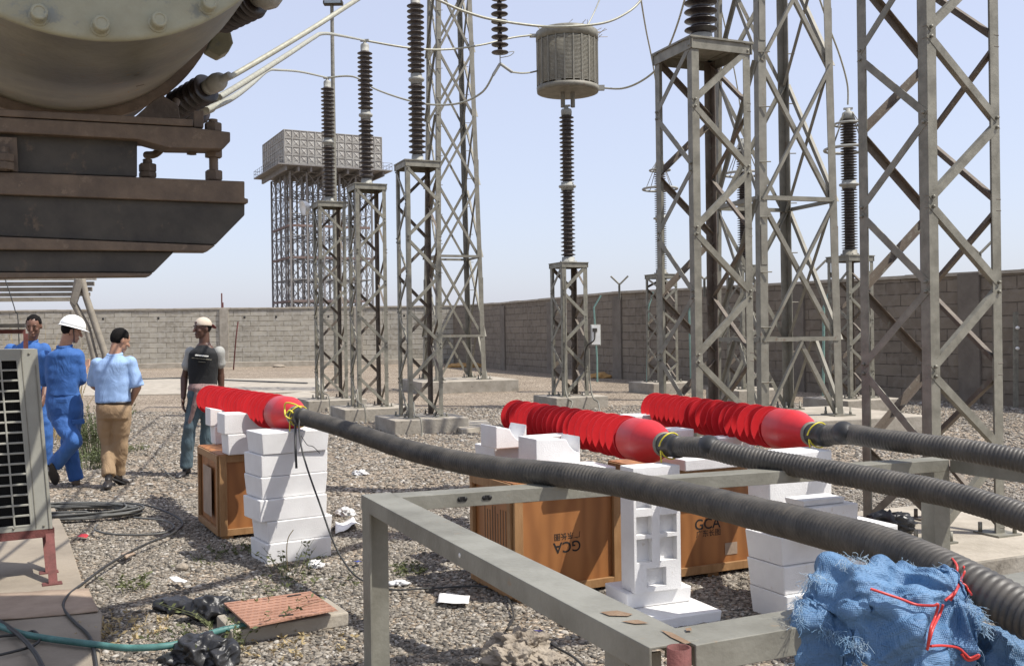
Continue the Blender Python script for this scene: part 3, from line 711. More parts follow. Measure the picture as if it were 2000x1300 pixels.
# control box on the column
q = P(1163, 654, 19.9)
root = thing('control_box', q, 'small white control box fixed to the slender reactor column', 'control box')
mb = MB(); mb.box(q, (.20, .16, .42)); mb.build('case', M['cap_grey'], root, .01)
mb = MB(); mb.box(q+V((.0, -.085, 0)), (.17, .012, .38)); mb.build('door', M['white_paint'], root, .004)
mb = MB(); mb.box(q+V((-.02, -.10, .10)), (.09, .03, .07)); mb.tube(spline([q+V((-.02, -.1, .08)), q+V((-.04, -.12, -.1)), q+V((-.18, -.05, -.23)), q+V((-.22, 0, -.5)), q+V((-.2, 0, -1.1))]), .014, 6)
mb.build('switch', M['dark_steel'], root)
def wire(name, pts, r, mt, label, cat='wire', group=None, k=8, n=6):
    mb = MB(); q = spline(pts, k); mb.tube(q, r, n)
    return recenter(tag(mb.build(name, mt), label, cat, group), q[0])
wire('earth_wire', [P(1104, 540, 19.8), P(1105, 640, 19.8), P(1103, 740, 19.8), P(1108, 775, 19.6), P(1118, 785, 19.5), G(1112, 802)], .02, M['galv_dull'], 'grey earth wires running down the front leg of the reactor column')
wire('earth_wire', [P(1150, 680, 19.8), P(1152, 740, 19.8), P(1158, 775, 19.6), P(1168, 785, 19.4), G(1172, 805)], .016, M['galv_dull'], 'grey earth wire down the right leg below the white control box')
for k_, (px, y0, y1, d) in enumerate(((636, 770, 805, 20.0), (706, 790, 830, 17.6), (816, 815, 858, 15.2))):
    wire('earth_wire', [P(px-8, y0-30, d+.2), P(px-5, y0-5, d), P(px+6, y0+4, d-.2), P(px+8, y1, d-.35), G(px+2, y1+6)], .014, M['galv_dull'],
         ('grey earth wire over the edge of the farthest left footing', 'grey earth wire over the edge of the middle left footing', 'grey earth wire over the edge of the nearest left footing')[k_], group='earth wires at the left footings')

# ringed arresters
for px, d, yt, yi, clab, ilab, plab in ((1293, 24.6, 537, 310, 'distant lattice column left of the big near column', 'thin ringed arrester farthest left of the three', 'concrete footing under the leftmost ringed arrester'),
        (1456, 21.4, 520, 272, 'distant lattice column seen behind the big near column', 'ringed arrester half hidden behind the big near column', 'concrete footing under the middle ringed arrester'),
        (1662, 18.2, 502, 212, 'lattice column under the rightmost ringed arrester', 'ringed arrester in clear view between the two right hand towers', 'concrete footing under the rightmost ringed arrester')):
    c = at_px(px, d); plinth(c, ROTC, 1.25, 1.2, .26, plab)
    zt = P(px, yt, d).z; lattice(c, ROTC, .56, .26, zt, .07, .46, .05, clab)
    post_insulator(V((c.x, c.y, zt+.016)), P(px, yi, d).z-zt, .145, 22, ilab, M['porcelain_dusty'], 'ringed surge arresters', rings=True, mid=.15, capr=.15)

# the two big near columns
cK1 = at_px(1377, 8.9); zK1 = P(1377, 98, 8.9).z
plinth(cK1, ROTC, 1.5, 1.4, .2, 'concrete footing of the big column behind the foam blocks', 'concrete footings')
lattice(cK1, ROTC, .60, .2, zK1, .072, .545, .050, 'big near lattice column with a square top plate and thick black insulator')
K1top = post_insulator(V((cK1.x, cK1.y, zK1+.016)), 2.6, .148, 13, 'thick black insulator on the big near column, cut off by the top edge', M['porcelain'], mid=.17)
cK2 = at_px(1816, 6.5)
plinth(cK2+az(67)*.25-az(-23)*.0, ROTC, 1.95, 1.5, .22, 'wide pale concrete footing under the nearest right hand column')
lattice(cK2, ROTC, .60, .22, 4.42, .073, .52, .050, 'nearest lattice column at the right, rising out of the picture')
post_insulator(V((cK2.x, cK2.y, 4.436)), 2.6, .148, 13, 'black insulator on the nearest right hand column above the frame', M['porcelain'], mid=.17)

# tall braced towers
def tower(c, rot, s, z0, zt, taper, lw, levels, label, steps=True):
    root = thing('braced_tower', c+Z*z0, label, 'steel tower', 'tall braced steel towers')
    u, v = az(rot+90), az(rot)
    def corner(k, z):
        a, b_ = ((-1, -1), (1, -1), (1, 1), (-1, 1))[k % 4]; ss = s/2-(z-z0)*taper/2
        return V((c.x, c.y, 0))+u*(a*ss)+v*(b_*ss)+Z*z
    t = lw*.10
    for k in range(4):
        e1 = (corner(k+1, z0)-corner(k, z0)).normalized(); e2 = (corner(k-1, z0)-corner(k, z0)).normalized()
        mb = MB(); mb.lbar(corner(k, z0), corner(k, zt), lw, t, e1, e2)
        mb.box(corner(k, z0)+Z*.01+(e1+e2)*.05, (.34, .34, .02), (u, v, Z))
        for dx, dy in ((-.12, -.12), (.12, .12), (-.12, .12), (.12, -.12)): mb.lathe([(.02, 0), (.02, .04), (.014, .041), (.014, .1)], corner(k, z0)+Z*.02+(e1+e2)*.05+u*dx+v*dy, Z, 6)
        zc = z0+2.4
        while zc < zt:                      # splice plates
            mb.box(corner(k, zc)+(e1*.5)*lw-e2*.006, (lw*.8, .012, .55), (e1, e2, Z)); zc += 3.1
        mb.build('leg', M['galv_dull'], root)
    for li in range(len(levels)-1):
        za, zb_ = levels[li], levels[li+1]
        for k in range(4):
            e = (corner(k+1, z0)-corner(k, z0)).normalized(); nrm = V((e.y, -e.x, 0))
            A0, B0, A1, B1 = corner(k, za), corner(k+1, za), corner(k, zb_), corner(k+1, zb_)
            pairs = []
            if li == 0:
                mid = (A1+B1)/2; pairs = [(A0+e*lw*.5, mid), (B0-e*lw*.5, mid)]
            else: pairs = [(A0+e*lw*.4, B1-e*lw*.4), (B0-e*lw*.4, A1+e*lw*.4)]
            for j, (p, q) in enumerate(pairs):
                dd = (q-p).normalized(); side = dd.cross(nrm).normalized(); off = nrm*(.004 if j == 0 else -.03)
                mb = MB(); mb.lbar(p+off-side*.03, q+off-side*.03, .062, .007, side, nrm if j == 0 else -nrm, .05); mb.build('brace', M['galv_dull'], root)
            if li < 2:
                mb = MB(); mb.lbar(A1+e*lw*.3+nrm*.012, B1-e*lw*.3+nrm*.012, .06, .007, Z, -nrm); mb.build('girt', M['galv_dull'], root)
    if steps:
        z = z0+.5; k = 0
        while z < zt:
            p = corner(0 if k % 2 == 0 else 2, z)
            mb = MB(); mb.tube([p, p+V((.16, 0, 0))], .009, 5); z += .38; k += 1
            mb.build('step_bolt', M['galv_dull'], root)
    return root
cG2 = V((3.84, 14.55, 0))
plinth(cG2+V((.35, -.05, 0)), -18, 2.7, 2.1, .30, 'broad concrete footing under the wide braced tower behind the big column')
tower(cG2, -18, 1.32, .30, 11.5, .0226, .120, [.30, 1.36, 3.32, 5.25, 7.1, 8.9, 10.6], 'wide tall braced tower right of the big near column, with step bolts')
q1 = at_px(886, 26.6)
plinth(q1+V((.1, 0, 0)), -20, 2.6, 2.3, .30, 'broad concrete footing under the tall tower behind the left columns')
tower(q1, -20, 1.36, .30, 12.5, .040, .12, [.30, 1.42, 3.5, 5.4, 7.2, 8.9, 10.6, 12.2], 'tall tapering braced tower behind the three left columns')

# suspension string
sx = 976; d = 19.0
root = thing('suspension_string', P(sx, 130, d), 'hanging string of dark disc insulators left of the round reactor', 'insulator string')
z0 = P(sx, 104, d).z; xb = P(sx, 60, d)
for k in range(15):
    z = z0+k*.146; mb = MB(); b = V((xb.x, xb.y, z))
    mb.lathe([(.02, -.02), (.05, -.005), (.155, .0), (.165, .012), (.15, .028), (.06, .05), (.045, .055), (.045, .10), (.02, .115), (.018, .13)], b, Z, 20)
    mb.build('disc', M['porcelain_dusty'], root)
mb = MB(); mb.tube([V((xb.x, xb.y, z0)), V((xb.x, xb.y, z0-.22))], .012, 6); mb.tube([V((xb.x, xb.y, z0-.2)), P(963, 147, d)], .03, 6); mb.tube([V((xb.x, xb.y, z0-.2)), P(1000, 141, d)], .03, 6)
mb.tube([V((xb.x, xb.y, z0+14*.146)), V((xb.x, xb.y, z0+20*.146))], .012, 6)
mb.tube(spline([V((xb.x, xb.y, z0-.03)), P(990, 103, d), P(1004, 101, d), P(996, 109, d), P(978, 113, d)]), .008, 5)
mb.build('clamp', M['cap_grey'], root)

# ------------------------------------------------------------ overhead conductors
A_ = M['alu']; cg = 'overhead conductors'
wire('conductor', [P(441, 150, 5.2), P(458, 146, 5.25), P(600, 62, 5.9), P(700, -2, 6.6), P(770, -45, 8), P(815, -40, 13), tops['T3']], .0165, A_, 'thick pale conductor rising steeply from the transformer bushing to the top edge', 'conductor', cg)
wire('conductor', [P(428, 190, 5.3), P(470, 165, 5.8), P(560, 108, 6.9), P(612, 74, 8), P(630, 66, 9), P(660, 69, 12), tops['T2']], .0175, A_, 'pale conductor bent down onto the middle left insulator', 'conductor', cg)
wire('conductor', [P(403, 215, 5.4), P(452, 192, 6.0), P(490, 165, 8), P(524, 138, 12), P(545, 137, 14), P(590, 141, 17), tops['T1']], .0185, A_, 'lowest pale conductor ending on the farthest left insulator', 'conductor', cg)
wire('conductor', [tops['T2'], P(800, 94, 18.5), P(870, 97, 19), P(940, 88, 19.4), P(1000, 74, 19.8), P(1040, 69, 20.2)], .02, A_, 'sagging conductor from the middle insulator to the top of the round reactor', 'conductor', cg)
wire('conductor', [tops['T1'], P(690, 150, 20.5), P(735, 175, 20.2), P(800, 197, 20), P(850, 205, 19.8), P(900, 201, 19.5), P(942, 180, 19.2), P(963, 147, 19)], .02, A_, 'sagging conductor from the farthest insulator to the hanging disc string', 'conductor', cg)
wire('conductor', [P(1000, 141, 19), P(1018, 143, 19.4), P(1035, 142, 19.8), P(1052, 138, 20.2)], .018, A_, 'short conductor from the disc string clamp into the round reactor', 'conductor', cg)
wire('conductor', [tops['T3'], P(855, 0, 16), P(900, 20, 16.2), P(960, 38, 16.5), P(1050, 51, 17), P(1110, 52, 17), P(1180, 45, 17.2), P(1225, 25, 17.4), P(1252, 0, 17.6), P(1265, -30, 17.6)], .022, A_, 'long low conductor curving across above the round reactor', 'conductor', cg)
wire('conductor', [P(1178, 172, 20.2), P(1215, 173, 20), P(1250, 160, 19.5), P(1283, 134, 19), P(1306, 92, 18.5), P(1324, 45, 18), P(1340, -10, 17.5)], .02, A_, 'conductor curving up from the right side of the round reactor', 'conductor', cg)
wire('dropper_wire', [P(1252, 0, 18), P(1262, 60, 20), P(1275, 125, 22), P(1286, 200, 24), P(1292, 300, 24.6)], .016, A_, 'thin dropper wire down to the leftmost ringed arrester', 'wire', 'dropper wires')
wire('dropper_wire', [P(1175, -10, 21), P(1158, 30, 20.8), P(1142, 60, 20.4)], .014, A_, 'thin wire rising from the lid of the round reactor', 'wire', 'dropper wires')
wire('dropper_wire', [P(1656, 205, 18.2), P(1655, 165, 18.1), P(1641, 112, 17.8), P(1620, 55, 17.4), P(1598, -10, 17)], .016, A_, 'thin dropper wire curving down to the rightmost ringed arrester', 'wire', 'dropper wires')
wire('dropper_wire', [P(1402, -10, 20), P(1420, 70, 20.5), P(1440, 170, 21), P(1452, 262, 21.3)], .014, A_, 'thin dropper wire behind the big column down to the middle arrester', 'wire', 'dropper wires')

# ------------------------------------------------------------ floodlight pole
d = 31; b = at_px(657, d)
root = thing('floodlight_pole', b, 'slim floodlight pole behind the farthest left insulator', 'floodlight')
mb = MB(); tp = P(653, 6, d); mb.tube([b, V((b.x, b.y, tp.z))], [.09, .055], 8); mb.build('pole', M['galv'], root)
mb = MB(); mb.box(V((b.x+.05, b.y-.05, tp.z-.02)), (.60, .25, .12)); mb.build('lamp_housing', M['dark_steel'], root, .02)
mb = MB(); mb.box(V((b.x+.05, b.y-.18, tp.z-.02)), (.5, .02, .08)); mb.build('lamp_lens', M['glass'], root)
mb = MB(); mb.box(V((b.x-.35, b.y-.15, tp.z+.18)), (.3, .2, .08)); mb.box(V((b.x, b.y, tp.z+.18)), (.9, .05, .05)); mb.box(V((b.x, b.y, tp.z+.08)), (.05, .05, .2)); mb.build('bracket', M['dark_steel'], root)

# ------------------------------------------------------------ water tower
dT = 149.0; k0 = P(556, 318, dT); u = V((13.5, 7, 0)).normalized(); v = V((-6.1, 12, 0)).normalized()
Lu, Lv, Ht = 15.3, 13.6, 4.95; zB = k0.z
org = V((k0.x, k0.y, 0))
root = thing('water_tower', org, 'square panelled water tank on a forest of brown stilts beyond the far wall', 'water tower')
mb = MB(); mb.box(org+u*Lu/2+v*Lv/2+Z*(zB+Ht/2), (Lu, Lv, Ht), (u, v, Z)); tank = mb.build('tank', M['tank_panel'], root)
pm = MB(); nu, nv, nz = 13, 11, 4
def panels(o, e, L, n_, nrm):
    w_ = L/n_; h_ = Ht/nz
    for i in range(n_):
        for j in range(nz):
            a = o+e*(w_*(i+.08))+Z*(zB+h_*(j+.08)); W = w_*.84; Hh_ = h_*.84
            c_ = [a, a+e*W, a+e*W+Z*Hh_, a+Z*Hh_]; cc = (c_[0]+c_[2])/2
            q_ = [x+nrm*.02 for x in c_]; top = cc+nrm*.16
            mids = [((q_[m_]+q_[(m_+1) % 4])/2)*.45+cc*.55+nrm*.03 for m_ in range(4)]
            pm.add(q_+[top]+mids, [(0, 5, 4), (5, 1, 4), (1, 6, 4), (6, 2, 4), (2, 7, 4), (7, 3, 4), (3, 8, 4), (8, 0, 4), (0, 1, 5), (1, 2, 6), (2, 3, 7), (3, 0, 8)])
panels(org, u, Lu, nu, V((u.y, -u.x, 0))); panels(org+v*Lv, -v, Lv, nv, V((-v.y, v.x, 0)))
for i in range(nu+1): pm.box(org+u*Lu*i/nu-v*.05+Z*(zB+Ht/2), (.10, .18, Ht), (u, v, Z))
for i in range(nv+1): pm.box(org+v*Lv*i/nv-u*.05+Z*(zB+Ht/2), (.18, .10, Ht), (u, v, Z))
for j in range(nz+1):
    pm.box(org+u*Lu/2-v*.04+Z*(zB+Ht*j/nz), (Lu+.12, .16, .10), (u, v, Z)); pm.box(org+v*Lv/2-u*.04+Z*(zB+Ht*j/nz), (.16, Lv+.12, .10), (u, v, Z))
pm.build('panel_grid', M['tank_panel'], root)
dk = MB(); dk.box(org+u*(Lu/2)+v*(Lv/2)+Z*(zB-.35), (Lu+2.6, Lv+2.6, .18), (u, v, Z))
for i in range(9): dk.box(org+u*(Lu*i/8)+v*Lv/2+Z*(zB-.8), (.3, Lv+1.6, .8), (u, v, Z))
dk.build('deck', M['hazy_brown'], root)
rl = MB()
cn = [org-u*1.25-v*1.25, org+u*(Lu+1.25)-v*1.25, org+u*(Lu+1.25)+v*(Lv+1.25), org-u*1.25+v*(Lv+1.25)]
for k in range(4):
    a, b_ = cn[k], cn[(k+1) % 4]
    for hz in (.55, 1.05): rl.tube([a+Z*(zB-.25+hz), b_+Z*(zB-.25+hz)], .03, 4)
    for j in range(12): q = a.lerp(b_, j/12); rl.tube([q+Z*(zB-.3), q+Z*(zB+.85)], .03, 4)
rl.build('railing', M['hazy_brown'], root)
ins = 1.0; nx, ny = 6, 5
def gp(i, j): return org+u*(ins+(Lu-2*ins-.4)*i/(nx-1))+v*(ins+(Lv-2*ins)*j/(ny-1))
levels = [0, 3.3, 6.6, 9.9, 13.2, 16.5, 19.8, 23.1, zB-1.0]
for i in range(nx):
    for j in range(ny):
        mb = MB(); mb.box(gp(i, j)+Z*(zB-1)/2, (.26, .26, zB-1), (u, v, Z)); mb.build('leg', M['hazy_brown'], root)
mb = MB()
for li in range(len(levels)-1):
    z0, z1 = levels[li], levels[li+1]
    for j in range(ny):
        for i in range(nx-1):
            if j in (0, 2, 4):
                mb.tube([gp(i, j)+Z*z0, gp(i+1, j)+Z*z1], .055, 4); mb.tube([gp(i+1, j)+Z*z0, gp(i, j)+Z*z1], .055, 4)
            mb.tube([gp(i, j)+Z*z1, gp(i+1, j)+Z*z1], .07, 4)
    for i in range(nx):
        for j in range(ny-1):
            if i in (0, 2, 5):
                mb.tube([gp(i, j)+Z*z0, gp(i, j+1)+Z*z1], .055, 4); mb.tube([gp(i, j+1)+Z*z0, gp(i, j)+Z*z1], .055, 4)
            mb.tube([gp(i, j)+Z*z1, gp(i, j+1)+Z*z1], .07, 4)
mb.build('bracing', M['hazy_brown'], root)
for z_ in (6.6, 13.2, 18.0):
    mb = MB(); mb.box(gp(2.5, 0)+v*.2+Z*z_, (Lu-3, .5, .35), (u, v, Z)); mb.build('walkway', M['far_red'], root)
    mb = MB(); mb.box(gp(0, 2)+Z*z_, (.4, Lv-3.8, .35), (u, v, Z)); mb.build('walkway', M['far_red'], root)
# white horn loudspeaker like dish beside the first column
q = P(603, 405, 20.9); root = thing('dish_lamp', q, 'round white lamp bowl fixed to the farthest left column', 'lamp')
ax_ = V((-.75, -.5, -.15)); mb = MB(); mb.lathe([(.02, 0), (.09, .0), (.13, .05), (.155, .13), (.16, .14), (.12, .10)], q, ax_, 20); mb.build('bowl', M['white_paint'], root)
mb = MB(); mb.tube([q, P(625, 398, 20.5)], .02, 6); mb.build('arm', M['galv_dull'], root)

# ------------------------------------------------------------ cable support frame
FH = .84
TL = G(705, 965, FH); NL = G(1268, 1264, FH); dL = (NL-TL).normalized(); eF = az(70.5); eN = az(65.5)
wL = V((-dL.y, dL.x, 0)); wL = wL if wL.x > 0 else -wL
root = thing('cable_support_frame', V((TL.x, TL.y, 0)), 'grey galvanised steel frame in the foreground carrying the three cables', 'steel frame')
def cbeam(p0, p1, w_, h_, side, name, t=.007, holes=()):
    # channel lying flat: top flange, front web, back lip; side points across the top
    mb = MB(); e = (p1-p0)
    pr = [(0, 0), (w_, 0), (w_, -h_), (w_-t, -h_), (w_-t, -t), (t, -t), (t, -h_), (0, -h_)]
    a = [p0+side*x+Z*z for x, z in pr]; mb.prism(a, e)
    return mb.build(name, M['galv_frame'], root, .002)
cbeam(TL, NL, .135, .066, wL, 'beam')
FB0 = G(772, 971, FH); FBR = G(1854, 897, FH); nF = V((-eF.y, eF.x, 0))
fe = (FBR-FB0).normalized(); nF = V((-fe.y, fe.x, 0))
cbeam(FB0+fe*.004, FBR, .125, .062, nF, 'beam')
NB0 = G(1359, 1257, FH); NB1 = NB0+eN*1.65; nN = V((-eN.y, eN.x, 0))
cbeam(NB0-Z*.002, NB1, .13, .066, nN, 'beam')
RB = G(2000, 910, FH); rd = (RB-FBR).normalized(); rs = V((-rd.y, rd.x, 0)); rs = rs if rs.x > 0 else -rs
cbeam(FBR+fe*.004, FBR+az(-24)*-2.4, .13, .066, az(66), 'beam')
mb = MB(); mb.lbar(V((TL.x, TL.y, 0))+wL*.003+dL*.004, TL+wL*.003+dL*.004-Z*.066, .115, .008, wL, dL); mb.box(V((TL.x, TL.y, .006))+wL*.06+dL*.06, (.2, .2, .012), (wL, dL, Z)); mb.build('leg', M['galv_frame'], root)
q = FBR-fe*.10; mb = MB(); mb.lbar(V((q.x, q.y, 0)), q-Z*.062, .10, .008, fe, -nF*-1); mb.box(V((q.x, q.y, .006)), (.2, .2, .012), (fe, nF, Z)); mb.build('leg', M['galv_frame'], root)
q = NL-dL*.14; mb = MB(); mb.lbar(V((q.x, q.y, 0))+wL*.02, q+wL*.02-Z*.066, .10, .008, wL, -dL); mb.build('leg', M['galv_frame'], root)
q = NB1-eN*.15; mb = MB(); mb.lbar(V((q.x, q.y, 0)), q-Z*.066, .10, .008, eN, nN); mb.build('leg', M['galv_frame'], root)
for px, py in ((903, 974), (951, 971)):
    q = onplane(px, py, FB0, nF); mb = MB()
    for s_ in (-1, 1): mb.lathe([(.011, 0), (.011, .003)], q+fe*.012*s_, -nF, 12)
    mb.box(q-nF*.0015, (.024, .003, .022), (fe, nF, Z)); mb.build('slot_hole', M['black'], root)
q = onplane(898, 1084, TL, wL); mb = MB(); mb.lathe([(.008, 0), (.008, .002)], q, -wL, 12); mb.build('bolt_hole', M['paper'], root)
# rust smears on the top of the corner
for i, pts in enumerate([[(1172, 1194), (1205, 1191), (1236, 1198), (1226, 1202), (1190, 1201)], [(1213, 1212), (1245, 1209), (1268, 1216), (1240, 1217)], [(1290, 1229), (1312, 1234), (1350, 1254), (1338, 1256), (1310, 1243)], [(1338, 1226), (1350, 1224), (1351, 1230), (1341, 1231)]]):
    mb = MB(); mb.add([G(x, y, FH+.003) for x, y in pts], [tuple(range(len(pts)))]); mb.build('rust_stain', M['rust'], root)
# short pipe standing at the corner
q = G(1326, 1263, .85); root = thing('pipe_stub', V((q.x, q.y, 0)), 'short rusty open pipe standing beside the frame corner', 'pipe')
mb = MB(); mb.lathe([(.027, 0), (.027, .85), (.0225, .85), (.0225, .60)], V((q.x, q.y, 0)), Z, 24); mb.build('tube', M['rust_steel'], root)

# ------------------------------------------------------------ cables with red terminations
def corr_tube(pts, r0, r1, pitch=.020, amp=.0031, n=24):
    q = [V(p) for p in pts]; L = [0]
    for i in range(1, len(q)): L.append(L[-1]+(q[i]-q[i-1]).length)
    tot = L[-1]; k = int(tot/(pitch/4)); out_ = []; rr = []; j = 0
    for i in range(k+1):
        s_ = tot*i/k
        while j < len(L)-2 and L[j+1] < s_: j += 1
        t_ = (s_-L[j])/max(1e-6, L[j+1]-L[j]); out_.append(q[j].lerp(q[j+1], t_))
        rr.append(r0+(r1-r0)*min(1, s_/tot)+amp*math.sin(2*math.pi*i/4+.3)*(1 if s_ > .16 else .25)+.002*noise.noise(out_[-1]*9))
    mb = MB(); mb.tube(out_, rr, n, caps=True); return mb
def cable(far, near, pts, label, lumps=()):
    ax = (near-far).normalized(); L = (near-far).length
    root = thing('power_cable', near, label, 'cable', 'corrugated cables with red terminations')
    pr = []; ns = 22; Ls = L-.40; st = Ls/ns
    for i in range(ns):
        z = i*st; rs_ = (.134 if i % 2 == 0 else .128)+random.uniform(-.001, .001)
        pr += [(.062, z), (.062, z+st*.52), (.070, z+st*.56), (rs_-.002, z+st*.70), (rs_, z+st*.73), (rs_-.001, z+st*.76), (.074, z+st*.68), (.062, z+st*.72)]
    pr += [(.062, Ls)]
    mb = MB(); mb.lathe(pr, far, ax, 48, split=True); mb.build('shed_stack', M['red_rubber'], root)
    mb = MB(); mb.lathe([(.066, Ls-.01), (.122, Ls-.005), (.127, Ls+.005), (.127, Ls+.19), (.124, Ls+.21), (.107, Ls+.27), (.085, Ls+.33), (.067, Ls+.375), (.062, Ls+.39)], far, ax, 48); mb.build('stress_cone', M['red_rubber'], root)
    mb = MB(); mb.lathe([(.05, Ls+.375), (.070, Ls+.376), (.072, Ls+.39), (.070, Ls+.404), (.05, Ls+.405)], far, ax, 32); mb.build('clamp_ring', M['galv'], root)
    mb = MB(); mb.lathe([(.03, 0), (.03, -.10), (.022, -.11), (.022, -.2)], far, ax, 16); mb.build('terminal_stud', M['alu'], root)
    path = spline([near-ax*.015, near+ax*.10]+pts, 14)
    mb = MB(); mb.lathe([(.060, -.01), (.066, .0), (.064, .05), (.060, .11), (.064, .13), (.060, .16)], near, ax, 28); mb.build('tape_collar', M['black_rubber'], root)
    corr_tube(path, .054, .0565).build('sheath', M['sheath'], root)
    for (p_, r_) in lumps:
        mb = MB(); mb.ell(p_, r_, 20, 14); mb.build('tape_wrap', M['black_rubber'], root)
    # yellow tie
    e1 = ax.cross(Z).normalized(); e2 = e1.cross(ax).normalized(); c0 = near+ax*.06
    loop = [c0+(e1*math.cos(a)+e2*math.sin(a))*.072+ax*(.02*math.sin(a*1.5)) for a in [i*.35 for i in range(18)]]
    loop += [loop[-1]+V((.0, -.02, -.05)), loop[-1]+V((.0, -.025, -.13)), loop[-1]+V((.012, -.02, -.17))]
    mb = MB(); mb.tube(spline(loop, 3), .0045, 6); mb.build('yellow_tie', M['yellow'], root)
    return root
f1, n1 = P(408, 779, 9.4), P(580, 812, 6.95)
cable(f1, n1, [P(655, 832, 6.5), P(720, 853, 6.1), P(800, 879, 5.6), P(900, 902, 5.12), P(1000, 917, 4.8), P(1100, 927, 4.55), P(1200, 942, 4.33), P(1300, 962, 4.02), P(1411, 986, 3.70), P(1500, 1008, 3.44), P(1561, 1023, 3.26), P(1727, 1068, 2.84), P(1865, 1127, 2.55), P(2000, 1197, 2.38), P(2160, 1290, 2.22), P(2500, 1600, 2.05)],
      'nearest black corrugated cable, from the left red termination down to the blue sheeting')
f2, n2 = P(1003, 812, 8.1), P(1300, 868, 5.62)
cable(f2, n2, [P(1380, 875, 5.3), P(1450, 891, 5.15), P(1561, 910, 4.95), P(1727, 940, 4.6), P(1865, 968, 4.3), P(2000, 1010, 4.02), P(2160, 1075, 3.75), G(2700, 1500, .1)],
      'middle black corrugated cable with the red termination lying over the upside down crate', [(P(1385, 872, 5.3), (.066, .085, .062))])
f3, n3 = P(1275, 797, 8.3), P(1588, 847, 5.85)
cable(f3, n3, [P(1660, 848, 5.55), P(1727, 858, 5.33), P(1865, 876, 5.0), P(2000, 900, 4.75), P(2160, 940, 4.5), G(2700, 1300, .1)],
      'farthest black corrugated cable with the red termination on the tall foam stack', [(P(1648, 845, 5.58), (.064, .085, .066))])
# yellow loop and loose cords of the left termination
wire('yellow_wire', [P(556, 800, 6.95), P(558, 787, 6.95), P(575, 789, 6.9), P(592, 799, 6.85)], .006, M['yellow'], 'yellow wire arched over the neck of the left red termination')
wire('yellow_wire', [P(556, 800, 6.88), P(558, 812, 6.85), P(568, 817, 6.85), P(573, 808, 6.85), P(566, 801, 6.85), P(560, 806, 6.85)], .006, M['yellow'], 'yellow wire curl hanging at the neck of the left red termination')
wire('black_cord', [P(577, 830, 6.8), P(577, 870, 6.68), P(579, 914, 6.66)], .008, M['wire_black'], 'short thick black cord hanging in front of the left foam stack')
wire('black_cord', [P(590, 806, 6.8), P(584, 830, 6.72), P(588, 870, 6.6), P(602, 920, 6.5), P(625, 985, 6.45), P(648, 1050, 6.4), P(668, 1090, 6.35), G(700, 1128, .03), G(760, 1150, .03), G(840, 1148, .03), G(940, 1144, .03), G(985, 1160, .03), G(1003, 1200, .03), G(990, 1228, .03)], .006, M['wire_black'], 'long thin black cord running from the left termination to the gravel')
wire('thin_wire', [P(588, 850, 6.72), P(600, 868, 6.66), P(612, 872, 6.66), P(625, 885, 6.66)], .0025, M['wire_black'], 'hair thin wire curling over the left foam stack')

# ------------------------------------------------------------ foam blocks
def quad_box(mb, c0, e, f, we, wf, h, taper=0.0):
    i = taper; b = [c0+e*i+f*i, c0+e*(we-i)+f*i, c0+e*(we-i)+f*(wf-i), c0+e*i+f*(wf-i)]
    t_ = [c0+Z*h, c0+e*we+Z*h, c0+e*we+f*wf+Z*h, c0+f*wf+Z*h]
    return mb.add(b+t_, [(3, 2, 1, 0), (4, 5, 6, 7), (0, 1, 5, 4), (1, 2, 6, 5), (2, 3, 7, 6), (3, 0, 4, 7)])
def foam(c0, a, we, wf, h, label, group='white foam packing blocks', taper=.006, notch=True, bev=.012, cradle=None):
    bev = min(bev, .007)
    e, f = az(a), az(a-90); mb = MB(); c0 = V(c0)
    if cradle:                                # block with a round seat cut for the termination
        r_, uc, zc = cradle                   # radius, position along e, height above c0
        pts = [(0, 0), (we, 0), (we, h)]
        for k in range(11):
            x = uc+r_*math.cos(math.pi*k/10)
            z = zc-r_*math.sin(math.pi*k/10)
            if 0 < x < we and z < h: pts.append((x, z))
        pts.append((0, h)); mb.prism([c0+e*x+Z*z for x, z in pts], f*wf)
    else: quad_box(mb, c0, e, f, we, wf, h, taper)
    ob = mb.build('foam_block', M['foam'], None, bev, 3)
    return recenter(tag(ob, label, 'foam block', group), c0)
ca = G(520.6, 1104); offs = [(.0, 0), (.004, .01), (-.035, -.02), (-.03, .0), (-.028, .005), (-.02, -.01)]
nmA = ['bottom', 'second from bottom', 'third from bottom', 'fourth from bottom', 'fifth from bottom', 'top']
z = 0
for i, (h_, (dx, dy)) in enumerate(zip((.142, .148, .150, .150, .150, .150), offs)):
    foam(V((ca.x+dx, ca.y+dy, z)), 56+random.uniform(-1.5, 1.5), .47+(.015 if i > 1 else 0), .33, h_-.002, f'{nmA[i]} white foam block of the six high stack under the left cable'.replace('top white', 'topmost white'), taper=.012 if i % 2 else .004); z += h_
